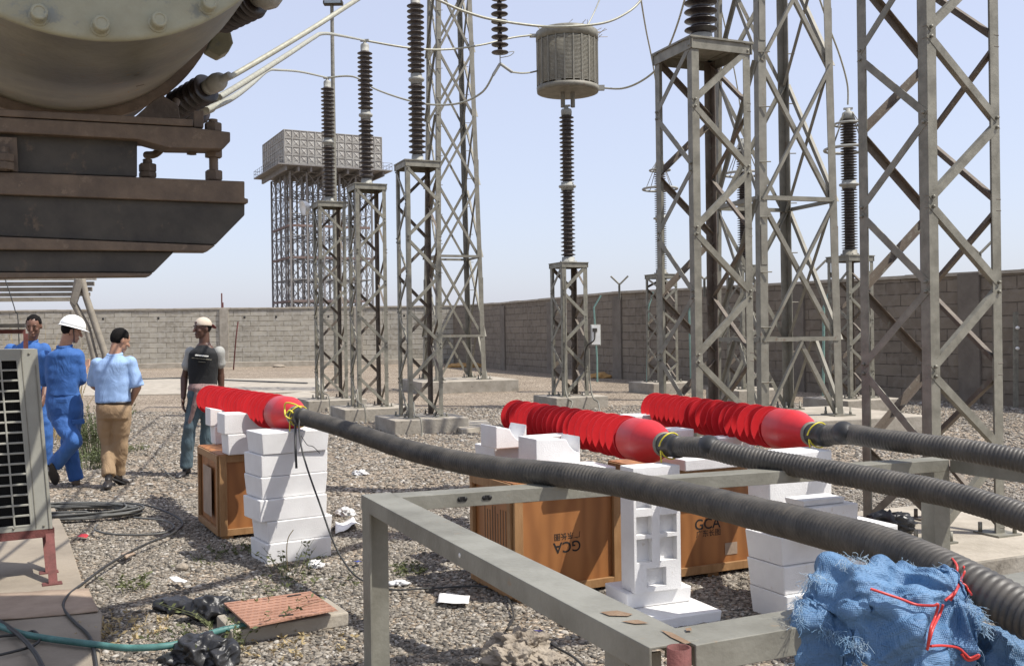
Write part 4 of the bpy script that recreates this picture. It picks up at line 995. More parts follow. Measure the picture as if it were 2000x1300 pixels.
# crates
def text_mesh(txt, size, mtx, root, nm='lettering', mt=None, bold=.012):
    cu = bpy.data.curves.new(nm, 'FONT'); cu.body = txt; cu.size = size; cu.align_x = 'CENTER'; cu.align_y = 'CENTER'; cu.offset = bold*size
    tmp = bpy.data.objects.new('tmp', cu); col.objects.link(tmp)
    bpy.context.view_layer.update()
    me = bpy.data.meshes.new_from_object(tmp.evaluated_get(bpy.context.evaluated_depsgraph_get()))
    bpy.data.objects.remove(tmp); me.name = nm; me.transform(mtx); me.transform(Matrix.Translation(-parent_world(root)))
    me.materials.clear(); me.materials.append(mt or M['ink']); ob = bpy.data.objects.new(nm, me); col.objects.link(ob); ob.parent = root; return ob
def frame_mtx(p, ex, ey):
    ez = ex.cross(ey); mm = Matrix((ex, ey, ez)).transposed().to_4x4(); mm.translation = p; return mm
def crate(c0, a, we, wf, h, label):
    root = thing('wooden_crate', c0, label, 'crate', 'varnished wooden crates'); e, f = az(a), az(a-90); c0 = V(c0)
    mb = MB(); quad_box(mb, c0+Z*.03+e*.012+f*.012, e, f, we-.024, wf-.024, h-.042); mb.build('panel', M['ply'], root)
    for k, (o, ex, L, nn_) in enumerate(((c0, e, we, -f), (c0, f, wf, -e), (c0+f*wf, e, we, f), (c0+e*we, f, wf, e))):
        mb = MB(); bw = .055
        def brd(u0, u1, z0, z1):
            mb.box(o+ex*(u0+u1)/2+Z*(z0+z1)/2+nn_*.003, (u1-u0, .024, z1-z0), (ex, nn_, Z))
        s0 = 0 if k % 2 == 0 else .016
        brd(s0, bw, .03, h-.004); brd(L-bw, L-s0, .03, h-.004); brd(bw, L-bw, .03, .03+bw*.9); brd(bw, L-bw, h-bw-.004, h-.004)
        mb.build('edge_board', M['timber'], root, .002)
    mb = MB()
    for u_ in (.02, we/2-.04, we-.10): mb.box(c0+e*(u_+.04)+f*wf/2+Z*.015, (.08, wf-.02, .03), (e, f, Z))
    mb.build('skid', M['timber'], root)
    mb = MB(); mb.box(c0+e*we/2+f*wf/2+Z*(h-.004), (we+.004, wf+.004, .012), (e, f, Z)); mb.build('lid', M['ply'], root)
    return root, e, f
c1 = G(430, 1055); r1, e, f = crate(c1, 62, .62, .80, .645, 'wooden crate behind the six high foam stack at the left')
mb = MB(); p = c1-e*.012+f*.40+Z*.33; mb.box(p, (.32, .002, .38), (f, e, Z)); mb.build('delivery_note', M['card'], r1)
c2 = G(1005, 1180); r2, e, f = crate(c2, 63, .72, .58, .685, 'wooden crate with upside down lettering in the middle')
p = onplane(1108, 1066, c2+f*.0105, f); mm = frame_mtx(p, -e, -Z); text_mesh('GCA', .088, mm, r2)
p = onplane(1108, 1045, c2+f*.0105, f); text_mesh('\u5e7f\u4e1c\u957f\u56fe', .045, frame_mtx(p, -e, -Z), r2, bold=.006)
for k in range(9):                         # faint stencilled lines on the left face
    mb = MB(); mb.box(c2+e*.0105+f*(.12+.035*k)+Z*(.36+.01*(k % 3)), (.006, .002, .30-.02*(k % 4)), (f, e, Z)); mb.build('stencil_line', M['brown_steel'], r2)
c3 = G(1290, 1140); r3, e, f = crate(c3, 65, .80, .60, .685, 'wooden crate with upright lettering behind the tall foam column')
cz = G(1472, 1116); 
p = onplane(1382, 1023, c3+f*.0105, f); text_mesh('GCA', .092, frame_mtx(p, e, Z), r3)
p = onplane(1384, 1041, c3+f*.0105, f); text_mesh('\u5e7f\u4e1c\u957f\u56fe', .047, frame_mtx(p, e, Z), r3, bold=.006)
mb = MB(); p = onplane(1428, 1070, c3+f*.010, f); mb.box(p, (.095, .002, .075), (e, f, Z)); mb.build('label_sheet', M['card'], r3)
# foam on the left crate
H1 = .647
foam(G(445, 889, H1), 60, .34, .20, .155, 'lower foam block of the pair on the left crate beside the six high stack')
foam(G(444, 889, H1)+Z*.157-e*.02, 60, .36, .22, .155, 'upper hollow cornered foam block of the pair on the left crate', cradle=(.13, .30, .19))
foam(G(420, 868, H1), 60, .20, .17, .15, 'small lower foam block at the far end of the left crate')
foam(G(411, 868, H1)+Z*.152, 60, .22, .17, .15, 'small upper foam block under the far end of the left red termination', cradle=(.13, .22, .20))
# foam on the middle crate
foam(G(966, 905, .687), 62, .50, .30, .105, 'flat foam slab on the middle crate, under a smaller block')
foam(P(969, 877, 6.25), 62, .22, .22, .145, 'square foam block with a curved seat under the far end of the middle termination', cradle=(.125, .22, .16))
foam(V((P(1047, 857, 5.8).x, P(1047, 857, 5.8).y, .688)), 62, .30, .22, .235, 'tall foam block with a curved seat on the middle crate', cradle=(.13, .33, .26))
foam(V((P(1100, 900, 5.72).x, P(1100, 900, 5.72).y, .688)), 63, .36, .30, .06, 'thin foam sheet on the right end of the middle crate')
foam(V((P(988, 890, 6.5).x, P(988, 890, 6.5).y, .795)), 62, .55, .14, .055, 'foam offcut lying behind the curved seat blocks')
# tall recessed foam column with two base pieces
cs_ = G(1411, 1213); e66, f66 = az(66), az(-24)
foam(cs_-e66*.66, 66, .66, .36, .06, 'flat foam slab on the gravel at the foot of the recessed column', bev=.008)
cb_ = G(1225, 1190, .062); foam(cb_, 68, .40, .26, .085, 'low foam plinth block with a broken hole under the recessed column')
cc_ = G(1240, 1159, .149); root = thing('foam_column', cc_, 'tall upright foam moulding with square recesses, under the middle termination', 'foam block', 'white foam packing blocks')
Wc, Dc, Hc = .285, .15, .665; e, f = az(68), az(-22)
mb = MB(); mb.box(cc_+e*Wc/2+f*(.045+(Dc-.045)/2)+Z*Hc/2, (Wc, Dc-.045, Hc), (e, f, Z)); mb.build('back_plate', M['foam'], root, .004)
us = [0, .05, .26, .38, .55, .68, .92, 1.0]; vs = [0, .04, .19, .24, .43, .46, .61, .67, .80, 1.0]
holes = {(i_, j_) for i_ in (1, 2, 4, 5) for j_ in (3, 5, 7)} | {(i_, 1) for i_ in (2, 3, 4)}
mb = MB()
for i in range(len(us)-1):
    for j in range(len(vs)-1):
        if (i, j) in holes: continue
        u0, u1, v0, v1 = us[i]*Wc, us[i+1]*Wc, vs[j]*Hc, vs[j+1]*Hc
        mb.box(cc_+e*(u0+u1)/2+f*.0225+Z*(v0+v1)/2, (u1-u0, .045, v1-v0), (e, f, Z))
mb.build('recessed_face', M['foam'], root)
# foam around the right hand crate
foam(V((P(1240, 812, 8.0).x, P(1240, 812, 8.0).y, 0))+Z*.0, 62, .28, .22, .86, 'foam pile end peeking out left of the farthest termination tip', bev=.01)
foam(V((P(1311, 850, 6.9).x, P(1311, 850, 6.9).y, .690)), 62, .20, .2, .16, 'foam block behind the neck of the middle termination')
foam(V((P(1338, 905, 6.02).x, P(1338, 905, 6.02).y, .690)), 65, .52, .34, .07, 'flat foam slab on the crate with upright lettering')
foam(V((P(1380, 870, 6.6).x, P(1380, 870, 6.6).y, .690)), 65, .40, .16, .13, 'foam block half hidden behind the slab on the right crate')
cC = V((1.412, 5.20, 0)); L3 = ['bottom', 'second', 'third']
for i in range(3): foam(V((cC.x+(.0, -.012, -.02)[i], cC.y, .152*i)), 64, .62, .30, .15, f'{L3[i]} block from the ground in the right foam stack', taper=.012)
c_ = P(1503, 960, 5.45); foam(V((c_.x, c_.y, .458)), 66, .44, .20, .40, 'tall upright foam moulding at the top of the right foam stack')
c_ = P(1580, 994, 5.12); foam(V((c_.x, c_.y, .458)), 66, .33, .22, .165, 'smooth foam block standing before the tall moulding of the right stack')
foam(V((c_.x-.02, c_.y+.03, .625)), 66, .28, .15, .03, 'thin foam strip lying on the smooth block of the right stack', bev=.004)
c_ = P(1640, 1040, 5.42); foam(V((c_.x, c_.y, .0)), 66, .42, .3, .44, 'big foam block behind the blue sheeting at the right stack')

# ------------------------------------------------------------ outdoor air conditioner
O = P(103, 1031, 6.3); eA = az(62); nA = az(-28); up = (Z-V((1, 0, 0))*.072).normalized()
root = thing('air_conditioner', O, 'big cream outdoor air conditioner with black grille at the left edge', 'air conditioner')
W_, H_, D_ = .95, 1.135, .34
mb = MB(); a = [O+up*.0, O-eA*W_, O-eA*W_+nA*D_, O+nA*D_]
mb.add(a+[x+up*H_ for x in a], [(3, 2, 1, 0), (4, 5, 6, 7), (1, 2, 6, 5), (2, 3, 7, 6), (3, 0, 4, 7)])   # open front
br_, bt, bb = .115, .065, .03                 # border right, top, bottom
fr = lambda x, z, d=0: O-eA*x+up*z+nA*d
def fq(x0, x1, z0, z1, d=0): mb.add([fr(x0, z0, d), fr(x1, z0, d), fr(x1, z1, d), fr(x0, z1, d)], [(3, 2, 1, 0)])
fq(0, br_, 0, H_); fq(br_, W_, H_-bt, H_); fq(br_, W_, 0, bb)
fq(br_, br_+.0001, bb, H_-bt)
mb.add([fr(br_, bb), fr(br_, H_-bt), fr(br_, H_-bt, .05), fr(br_, bb, .05)], [(0, 1, 2, 3)])
mb.build('casing', M['ac_case'], root, .006)
mb = MB(); mb.add([fr(br_, bb, .05), fr(W_-.02, bb, .05), fr(W_-.02, H_-bt, .05), fr(br_, H_-bt, .05)], [(0, 1, 2, 3)])
for k in range(70):
    x = br_+.01+k*.0118; mb.add([fr(x, bb, .049), fr(x, H_-bt, .049), fr(x, H_-bt, .03), fr(x, bb, .03)], [(0, 1, 2, 3)])
mb.build('coil_fins', M['black'], root)
mb = MB(); rows = 16; pz = (H_-bt-bb)/rows; cols = 9; pxx = .094
for k in range(rows+1): z = bb+k*pz; mb.box(fr((br_+W_)/2, z, .004), (W_-br_, .012, .013), (eA, nA, up))
for k in range(cols+1): x = br_+.004+k*pxx; mb.box(fr(min(x, W_-.01), (bb+H_-bt)/2, .003), (.011, .013, H_-bt-bb), (eA, nA, up))
mb.build('grille', M['ac_case'], root, .003)
mb = MB(); mb.box(fr(.018, H_/2-.05, -.002), (.004, .006, H_-.1), (eA, nA, up)); mb.box(fr(br_-.022, H_/2, -.001), (.004, .004, H_-.02), (eA, nA, up)); mb.build('seam', M['galv_dull'], root)
for k, (x, z) in enumerate(((.05, H_-.03), (.30, H_-.03), (.05, .02), (.22, .02), (.5, .02))):
    mb = MB(); mb.lathe([(.008, 0), (.007, .004)], fr(x, z, -.001), -nA, 8); mb.build('screw', M['galv'], root)
# stand
root = thing('ac_stand', V((O.x, O.y, 0)), 'red brown angle iron stand under the air conditioner', 'stand')
fo = G(113, 1140, .05)
mb = MB(); mb.lbar(O-Z*.002+eA*.01, O-eA*1.0-Z*.002, .05, .006, -Z, nA); mb.build('rail', M['rust_steel'], root)
mb = MB(); mb.lbar(O+nA*D_-Z*.002, O-eA*1.0+nA*D_-Z*.002, .05, .006, -Z, -nA); mb.build('rail', M['rust_steel'], root)
mb = MB(); mb.lbar(O-Z*.002+eA*.006, O+nA*D_-Z*.002+eA*.006, .05, .006, -Z, -eA); mb.build('rail', M['rust_steel'], root)
for o2, f2_ in ((O+eA*.008-Z*.03, fo), (O+nA*D_-Z*.03, fo+nA*D_), (O-eA*.95-Z*.03, fo-eA*.95), (O-eA*.95+nA*D_-Z*.03, fo-eA*.95+nA*D_)):
    mb = MB(); mb.lbar(f2_, o2, .05, .006, -eA, nA); mb.box(f2_+Z*.003-eA*.03+nA*.02, (.11, .08, .006), (eA, nA, Z)); mb.build('leg', M['rust_steel'], root)
# small rusty frame behind
root = thing('rusty_rack', G(40, 840, 0), 'small red brown metal rack just behind the air conditioner', 'rack')
q = P(50, 647, 9.6); dr = az(66)
mb = MB(); mb.box(q-dr*.5+Z*.0, (1.0, .04, .04), (dr, az(-24), Z)); mb.box(q-dr*.25-Z*.8, (.04, .04, 1.56), (dr, az(-24), Z)); mb.box(q-dr*.0-Z*.8, (.04, .04, 1.56), (dr, az(-24), Z)); mb.build('frame', M['rust_steel'], root)
mb = MB(); mb.box(q-dr*.5+Z*.055, (1.0, .5, .03), (dr, az(-24), Z)); mb.build('shelf', M['dark_steel'], root)

# ------------------------------------------------------------ transformer part overhead
aT = az(-27.2); uT = az(62.8)
c0 = P(160, -370, 3.4); Rn = .775
kk = 1.416; c1_ = P(112, -72, 3.4*kk); aT = (c1_-c0).normalized(); LT = (c1_-c0).length; Rf = 285*3.4*kk/1950*1.01
root = thing('transformer', V((c0.x, c0.y, 1.78)), 'underside of a big dusty transformer tank on brown steel beams, top left', 'transformer')
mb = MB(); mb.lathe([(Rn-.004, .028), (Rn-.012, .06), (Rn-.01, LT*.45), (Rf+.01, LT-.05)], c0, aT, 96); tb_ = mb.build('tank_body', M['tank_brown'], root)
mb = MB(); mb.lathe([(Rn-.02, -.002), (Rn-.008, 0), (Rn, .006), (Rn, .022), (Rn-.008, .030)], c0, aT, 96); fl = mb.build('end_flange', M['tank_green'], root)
sx_ = aT.cross(Z).normalized(); sz_ = sx_.cross(aT).normalized(); sz_ = sz_ if sz_.z > 0 else -sz_; sx_ = sx_ if sx_.x > 0 else -sx_
for k in range(24):
    a = R(-90+3.8+15*k); bp = c0+(sx_*math.cos(a)+sz_*math.sin(a))*(Rn-.043)
    mb = MB(); mb.lathe([(.033, 0), (.033, .008), (.027, .009), (.027, .056), (.024, .060), (.018, .061), (.017, .058)], bp, -aT, 14, smooth=False); mb.build('flange_bolt', M['tank_green'], root, .002)
cf = c1_; mb = MB(); mb.lathe([(Rf, -.05), (Rf+.055, -.048), (Rf+.055, .01), (Rf, .012)], cf, aT, 96); mb.build('rear_rim', M['brown_steel'], root)
mb = MB(); mb.lathe([(Rf-.02, .0), (Rf-.02, .9)], cf, aT, 64); mb.build('rear_tank', M['dark_steel'], root)
from mathutils.bvhtree import BVHTree
def on_mesh(ob, x, y, off=.003):
    bv = BVHTree.FromPolygons([v.co+parent_world(root) for v in ob.data.vertices], [tuple(p.vertices) for p in ob.data.polygons])
    r_ = ray(x, y).normalized(); h = bv.ray_cast(V((0, 0, CAM_H)), r_); return h[0]-r_*off
mb = MB(); mb.add([on_mesh(tb_, x, y) for x, y in ((247, 147), (272, 142), (284, 168), (268, 176), (250, 181))], [(0, 1, 2, 3, 4)]); mb.build('sticker_patch', M['stone_yel'], root)
mb = MB(); mb.add([on_mesh(tb_, x, y, .006) for x, y in ((262, 148), (272, 146), (282, 166), (266, 170))], [(0, 1, 2, 3)]); mb.build('sticker_patch', M['brown_steel'], root)
# lug at the right of the rim
lug = [P(x, y, 4.75) for x, y in ((404, 96), (420, 62), (438, 46), (450, 58), (456, 84), (447, 101), (430, 110), (418, 104))]
mb = MB(); mb.prism(lug, aT*.10); mb.build('lifting_lug', M['tank_green'], root, .006)
lug = [P(x, y, 4.78) for x, y in ((425, 48), (430, 22), (450, 8), (462, 20), (458, 40), (440, 48))]
mb = MB(); mb.prism(lug, aT*.10); mb.build('lifting_lug', M['brown_steel'], root, .006)
PB = P(478, 372, 4.05)
nB = aT.copy(); nB.z = 0; nB.normalize()
def bpoly(name, pts, off, depth, mt, bev=.004):
    pl = [onplane(x, y, PB+nB*off, nB) for x, y in pts]; mb = MB(); mb.prism(pl, nB*depth); return mb.build(name, mt, root, bev)
bpoly('bearing_plate', [(-150, 205), (377, 233), (377, 247), (-150, 219)], .0, .5, M['brown_steel'])
bpoly('clamp_plate', [(-150, 221), (377, 249), (400, 252), (450, 258), (450, 276), (436, 291), (330, 289), (270, 272), (-150, 250)], .0, .12, M['brown_steel'])
bpoly('packer', [(378, 216), (398, 216), (398, 250), (378, 248)], .05, .3, M['brown_steel'])
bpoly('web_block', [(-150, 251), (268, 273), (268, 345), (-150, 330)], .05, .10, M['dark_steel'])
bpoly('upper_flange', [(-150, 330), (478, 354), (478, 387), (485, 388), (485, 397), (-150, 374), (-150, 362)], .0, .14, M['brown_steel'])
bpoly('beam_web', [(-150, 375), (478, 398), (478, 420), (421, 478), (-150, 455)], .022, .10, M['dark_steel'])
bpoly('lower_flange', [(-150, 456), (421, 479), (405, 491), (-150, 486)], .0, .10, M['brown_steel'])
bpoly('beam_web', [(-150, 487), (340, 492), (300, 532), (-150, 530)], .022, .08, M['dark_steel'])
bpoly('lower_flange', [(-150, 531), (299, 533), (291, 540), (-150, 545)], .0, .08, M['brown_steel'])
bpoly('gusset', [(262, 230), (300, 196), (318, 186), (348, 205), (352, 232), (310, 232)], .3, .3, M['brown_steel'])
bpoly('end_bracket', [(-150, 262), (33, 268), (36, 336), (-150, 332)], .02, .05, M['brown_steel'])
def stud(px, y0, y1, off, r_, nuts):
    t_ = onplane(px, y0, PB+nB*off, nB); b = onplane(px+2, y1, PB+nB*off, nB); L = t_.z-b.z
    mb = MB(); pr = []; k = int(L/.006)
    for i in range(k): pr += [(r_, i*.006), (r_*.9, i*.006+.003)]
    mb.lathe(pr, V((t_.x, t_.y, b.z)), Z, 16); s_ = mb.build('stud', M['brown_steel'], root)
    for (ya, yb) in nuts:
        za = onplane(px, ya, PB+nB*off, nB).z; zb_ = onplane(px, yb, PB+nB*off, nB).z
        m2 = MB(); m2.lathe([(r_*1.75, 0), (r_*1.85, .004), (r_*1.85, za-zb_-.004), (r_*1.6, za-zb_)], V((t_.x, t_.y, zb_)), Z, 6, smooth=False); m2.build('nut', M['brown_steel'], root)
stud(416, 231, 352, .10, .019, [(240, 257), (289, 308), (333, 352)])
stud(8, 283, 334, .0, .019, [(300, 316), (316, 332)])
stud(288, 309, 348, .12, .019, [(320, 336), (336, 347)])
stud(374, 288, 302, .10, .02, [(290, 297)])
mb = MB(); mb.tube(spline([P(345, 196, 4.3), P(332, 228, 4.25), P(320, 262, 4.2), P(318, 285, 4.2), P(303, 301, 4.2), P(286, 303, 4.25)], 6), .016, 10); mb.build('drain_pipe', M['brown_steel'], root)
# low voltage bushings fixed to the transformer
def bushing(p0, p1, r_, n_, cap_r, label=None):
    ax = (p1-p0).normalized(); L = (p1-p0).length; pr = []
    for i in range(n_):
        z = L*i/n_; s_ = L/n_; rr = r_*(1 if i % 2 == 0 else .90); pr += [(r_*.62, z), (rr*.97, z+s_*.35), (rr, z+s_*.5), (rr*.96, z+s_*.62), (r_*.62, z+s_*.85)]
    mb = MB(); mb.lathe(pr, p0, ax, 36); b_ = mb.build('bushing', M['porcelain'], root)
    mb = MB(); mb.lathe([(r_*.5, 0), (r_*.55, .03), (cap_r*.75, .035), (cap_r, .05), (cap_r*1.05, .08), (cap_r*.9, .11), (cap_r*.7, .125), (.02, .13), (.018, .18)], p1, ax, 28); sub(b_, mb, 'cap', M['cap_grey'])
    mb = MB(); mb.tube([p0-ax*.25, p0], r_*.8, 20); sub(b_, mb, 'turret', M['brown_steel'])
bushing(P(345, 207, 5.25), P(405, 172, 5.1), .077, 11, .046)
bushing(P(362, 232, 5.9), P(392, 214, 5.8), .077, 10, .046)
bushing(P(430, 30, 4.55), P(500, -4, 4.4), .085, 12, .07)
mb = MB(); mb.box((-1.75, 3.95, 4.25), (4.1, 1.9, 1.0)); mb.build('unseen_shade_tank', M['tank_green'], root, .03)  # unseen upper body, added above the view to shade the beams and pad
for k in range(9):
    mb = MB(); mb.box((-3.5+k*.42, 2.94, 4.2), (.05, .12, .9)); mb.build('stiffener', M['tank_green'], root, .004)
mb = MB(); mb.tube(spline([V((-.6, 4.2, 4.3)), V((.2, 4.75, 4.25)), V((.80, 5.45, 4.25)), V((1.8, 6.85, 4.3)), V((2.3, 7.45, 4.4))], 8), .062, 12); mb.build('shadow_pipe', M['tank_green'], root)  # unseen pipe, added to cast the slanting shadow band on the gravel
# ground posts that hold the beams up, standing out of view to the left
for px_ in (-420,):
    q = P(px_, 545, 3.6); mb = MB(); mb.box(V((q.x, q.y+.4, .9)), (.4, .4, 1.8)); mb.build('pier', M['concrete_side'], root, .01)

# ------------------------------------------------------------ slatted canopy on a trestle
root = thing('slatted_canopy', G(180, 880), 'slatted canopy on a timber trestle behind the men at the left', 'canopy')
dv = az(80)
for k, (xr, y0, y1) in enumerate(((188, 543, 547), (184, 550, 558), (180, 560.5, 568.5), (176, 571, 578), (150, 580, 588))):
    p = P(xr, (y0+y1)/2, 12.6+.05*k); mb = MB(); hh = (y1-y0)*12.6/1950
    mb.box(p-dv*1.6, (3.2, .05, hh), (dv, az(-10), Z)); mb.build('slat', mat_slat if 'mat_slat' in globals() else M['concrete_side'], root)
for pts in (((152, 545), (143, 590), (170, 640), (200, 760)), ((160, 545), (168, 580), (205, 690), (228, 860))):
    mb = MB(); q = [P(x, y, 12.4) for x, y in pts]; q.append(G(q and pts[-1][0]+8, 900)); mb.tube(q, .045, 4); mb.build('trestle_leg', M['trestle'], root)
p = P(150, 548, 12.4); mb = MB(); mb.prism([P(157, 545, 12.35), P(150, 545, 12.35), P(138, 588, 12.35), P(147, 597, 12.35), P(160, 560, 12.35)], az(-10)*.06); mb.build('bracket_plate', M['trestle'], root)
for k in (0, 1):
    mb = MB(); q = P(-180-40*k, 560, 12.6); mb.box(V((q.x, q.y, 1.1)), (.1, .1, 2.2)); mb.build('post', M['card'], root)
wire('stay_wire', [P(10, 545, 12), P(20, 575, 12), P(30, 608, 12), P(36, 640, 12), P(45, 900, 12)], .006, M['wire_black'], 'thin dark wire hanging below the slatted canopy')
#__PART3__

# ------------------------------------------------------------ people
fold_tex = bpy.data.textures.new('cloth folds', 'CLOUDS'); fold_tex.noise_scale = .13; fold_tex.noise_depth = 1
hair_tex = bpy.data.textures.new('hair tufts', 'CLOUDS'); hair_tex.noise_scale = .022
def finish(ob, voxel, smooth=4, folds=0.0):
    r_ = ob.modifiers.new('remesh', 'REMESH'); r_.mode = 'VOXEL'; r_.voxel_size = voxel; r_.use_smooth_shade = True
    if smooth:
        s_ = ob.modifiers.new('smooth', 'SMOOTH'); s_.factor = .5; s_.iterations = smooth
    if folds:
        d_ = ob.modifiers.new('folds', 'DISPLACE'); d_.texture = fold_tex; d_.strength = folds*.72; d_.mid_level = .5; d_.texture_coords = 'LOCAL'
    return ob
def loft(mb, rings, n=20):                    # rings: (centre, half width, half depth, side vector)
    vs = []
    for c, a, b_, sd_ in rings:
        sd_ = sd_.normalized(); fw = V((-sd_.y, sd_.x, 0)).normalized()
        for j in range(n):
            q = 2*math.pi*j/n; cx, sy = math.cos(q), math.sin(q)
            vs.append(c+sd_*(a*math.copysign(abs(cx)**.85, cx))+fw*(b_*math.copysign(abs(sy)**.85, sy)))
    fs = []
    for i in range(len(rings)-1): fs += [(i*n+j, i*n+(j+1) % n, (i+1)*n+(j+1) % n, (i+1)*n+j) for j in range(n)]
    fs += [tuple(range(n-1, -1, -1)), tuple((len(rings)-1)*n+j for j in range(n))]
    mb.add(vs, fs, True)
def hand(mb, wr, el, palm_n, curl=.5, size=1.0):
    d_ = (wr-el).normalized(); s_ = d_.cross(palm_n).normalized(); pn = palm_n
    pc = wr+d_*.045*size; mb.ell(pc, (.038*size, .016*size, .048*size), 12, 8, (s_, pn, d_))
    for k in range(4):
        o = pc+s_*(.027-.018*k)*size+d_*.038*size; L = (.034, .040, .037, .028)[k]*size
        p1 = o+d_*L-pn*(-.3*curl)*L; p2 = p1+(d_*(1-curl*.6)+pn*curl).normalized()*L*.8; p3 = p2+(d_*(1-curl)+pn*curl*1.1).normalized()*L*.6
        mb.cone(o, .0095*size, p1, .009*size, 8); mb.cone(p1, .009*size, p2, .0085*size, 8); mb.cone(p2, .0085*size, p3, .0075*size, 8)
    o = wr+s_*.022*size+d_*.02*size; p1 = o+(s_*.7+d_*.6)*.035*size+pn*.008; p2 = p1+(d_+pn*.4).normalized()*.028*size
    mb.cone(o, .013*size, p1, .011*size, 8); mb.cone(p1, .011*size, p2, .009*size, 8)
def head_mesh(mb, c, fw, upv, s=1.0):
    sd_ = upv.cross(fw).normalized(); ax = (sd_, fw, upv)
    mb.ell(c+upv*.018*s, (.076*s, .094*s, .100*s), 20, 14, ax)
    mb.ell(c+fw*.022*s-upv*.040*s, (.058*s, .066*s, .075*s), 18, 12, ax)
    mb.ell(c+fw*.072*s-upv*.092*s, (.026*s, .022*s, .020*s), 12, 8, ax)
    mb.cone(c+fw*.090*s+upv*.012*s, .010*s, c+fw*.112*s-upv*.026*s, .015*s, 8)        # nose
    for k in (-1, 1):
        mb.ell(c+fw*.080*s+sd_*.030*s*k+upv*.028*s, (.022*s, .012*s, .007*s), 8, 6, ax)  # brow
        mb.ell(c+fw*.062*s+sd_*.040*s*k-upv*.025*s, (.022*s, .025*s, .022*s), 8, 6, ax)  # cheek
        mb.ell(c+sd_*.078*s*k-upv*.008*s-fw*.005*s, (.010*s, .020*s, .032*s), 8, 8, ax)  # ear
    mb.ell(c+fw*.090*s-upv*.058*s, (.024*s, .010*s, .007*s), 10, 6, ax); mb.ell(c+fw*.088*s-upv*.068*s, (.020*s, .010*s, .007*s), 10, 6, ax)
def face_bits(root, c, fw, upv, s=1.0):
    sd_ = upv.cross(fw).normalized(); ax = (sd_, fw, upv)
    for k in (-1, 1):
        mb = MB(); mb.ell(c+fw*.0815*s+sd_*.031*s*k+upv*.010*s, (.012*s, .006*s, .0045*s), 10, 6, ax); e_ = mb.build('eye', M['galv_brown'], root)
        mb = MB(); mb.ell(c+fw*.0865*s+sd_*.031*s*k+upv*.010*s, (.0065*s, .003*s, .0048*s), 8, 6, ax); sub(e_, mb, 'iris', M['hair'])
        mb = MB(); mb.ell(c+fw*.090*s+sd_*.032*s*k+upv*.033*s, (.020*s, .006*s, .0035*s), 10, 6, ax); mb.build('eyebrow', M['hair'], root)
def shoe(root, an, toe, mt, name='shoe'):
    d_ = (toe-an); flat = V((d_.x, d_.y, d_.z)); L = flat.length; d_ = flat.normalized(); s_ = d_.cross(Z).normalized(); upv = s_.cross(d_)
    mb = MB(); heel = an-d_*.065-upv*.05; tp = heel+d_*.275
    mb.ell(heel+d_*.06+upv*.02, (.040, .065, .042), 14, 10, (s_, d_, upv)); mb.ell(heel+d_*.19+upv*.008, (.046, .088, .034), 14, 10, (s_, d_, upv))
    mb.cone(heel+d_*.05+upv*.03, .042, an+upv*.0, .040, 12)
    ob = finish(mb.build(name, mt, root), .008, 3)
    mb = MB(); pts = [heel+d_*(.125+.142*math.cos(a))+s_*(.045*math.sin(a))*(1.0 if math.cos(a) > -.2 else .8)-upv*.030 for a in [i*math.pi/10 for i in range(20)]]
    mb.prism(pts, upv*.016); sub(ob, mb, 'sole', M['black_rubber'])
def person(name_loc, label, J, skin, fw, hfw, hup, body_s=1.0, hand_curl=.5, shoe_mt=None, bare=()):
    base = V((J['hip'].x, J['hip'].y, 0)); root = thing('person', base, label, 'person')
    sh = (J['shR']-J['shL']).normalized(); mb = MB()
    head_mesh(mb, J['head'], hfw, hup, J.get('hs', 1.0))
    mb.cone(J['head']-hup*.06-hfw*.015, .054, J['neck'], .060, 16)
    hipn = (J['hipR']-J['hipL']).normalized()
    loft(mb, [(J['neck']+Z*.0, .07, .06, sh), (J['neck']-Z*.07, .12, .075, sh), (J['chest'], .15, .09, sh), (J['waist'], .135, .09, sh), (J['hip'], .155, .105, hipn), (J['hip']-Z*.08, .13, .10, hipn)])
    for s_ in 'LR':
        mb.cone(J['sh'+s_]-Z*.022, .040, J['el'+s_], .038, 14); mb.cone(J['el'+s_], .042, J['wr'+s_], .028, 14)
        pn = J.get('pn'+s_, (sh if s_ == 'L' else -sh)); hand(mb, J['wr'+s_], J['el'+s_], pn, hand_curl)
        mb.cone(J['hip'+s_], .085, J['kn'+s_], .055, 14); mb.cone(J['kn'+s_], .055, J['an'+s_], .038, 14)
    finish(mb.build('body', skin, root), .0065, 2)
    for s_ in 'LR': shoe(root, J['an'+s_], J['to'+s_], (shoe_mt or M['sole']))
    return root
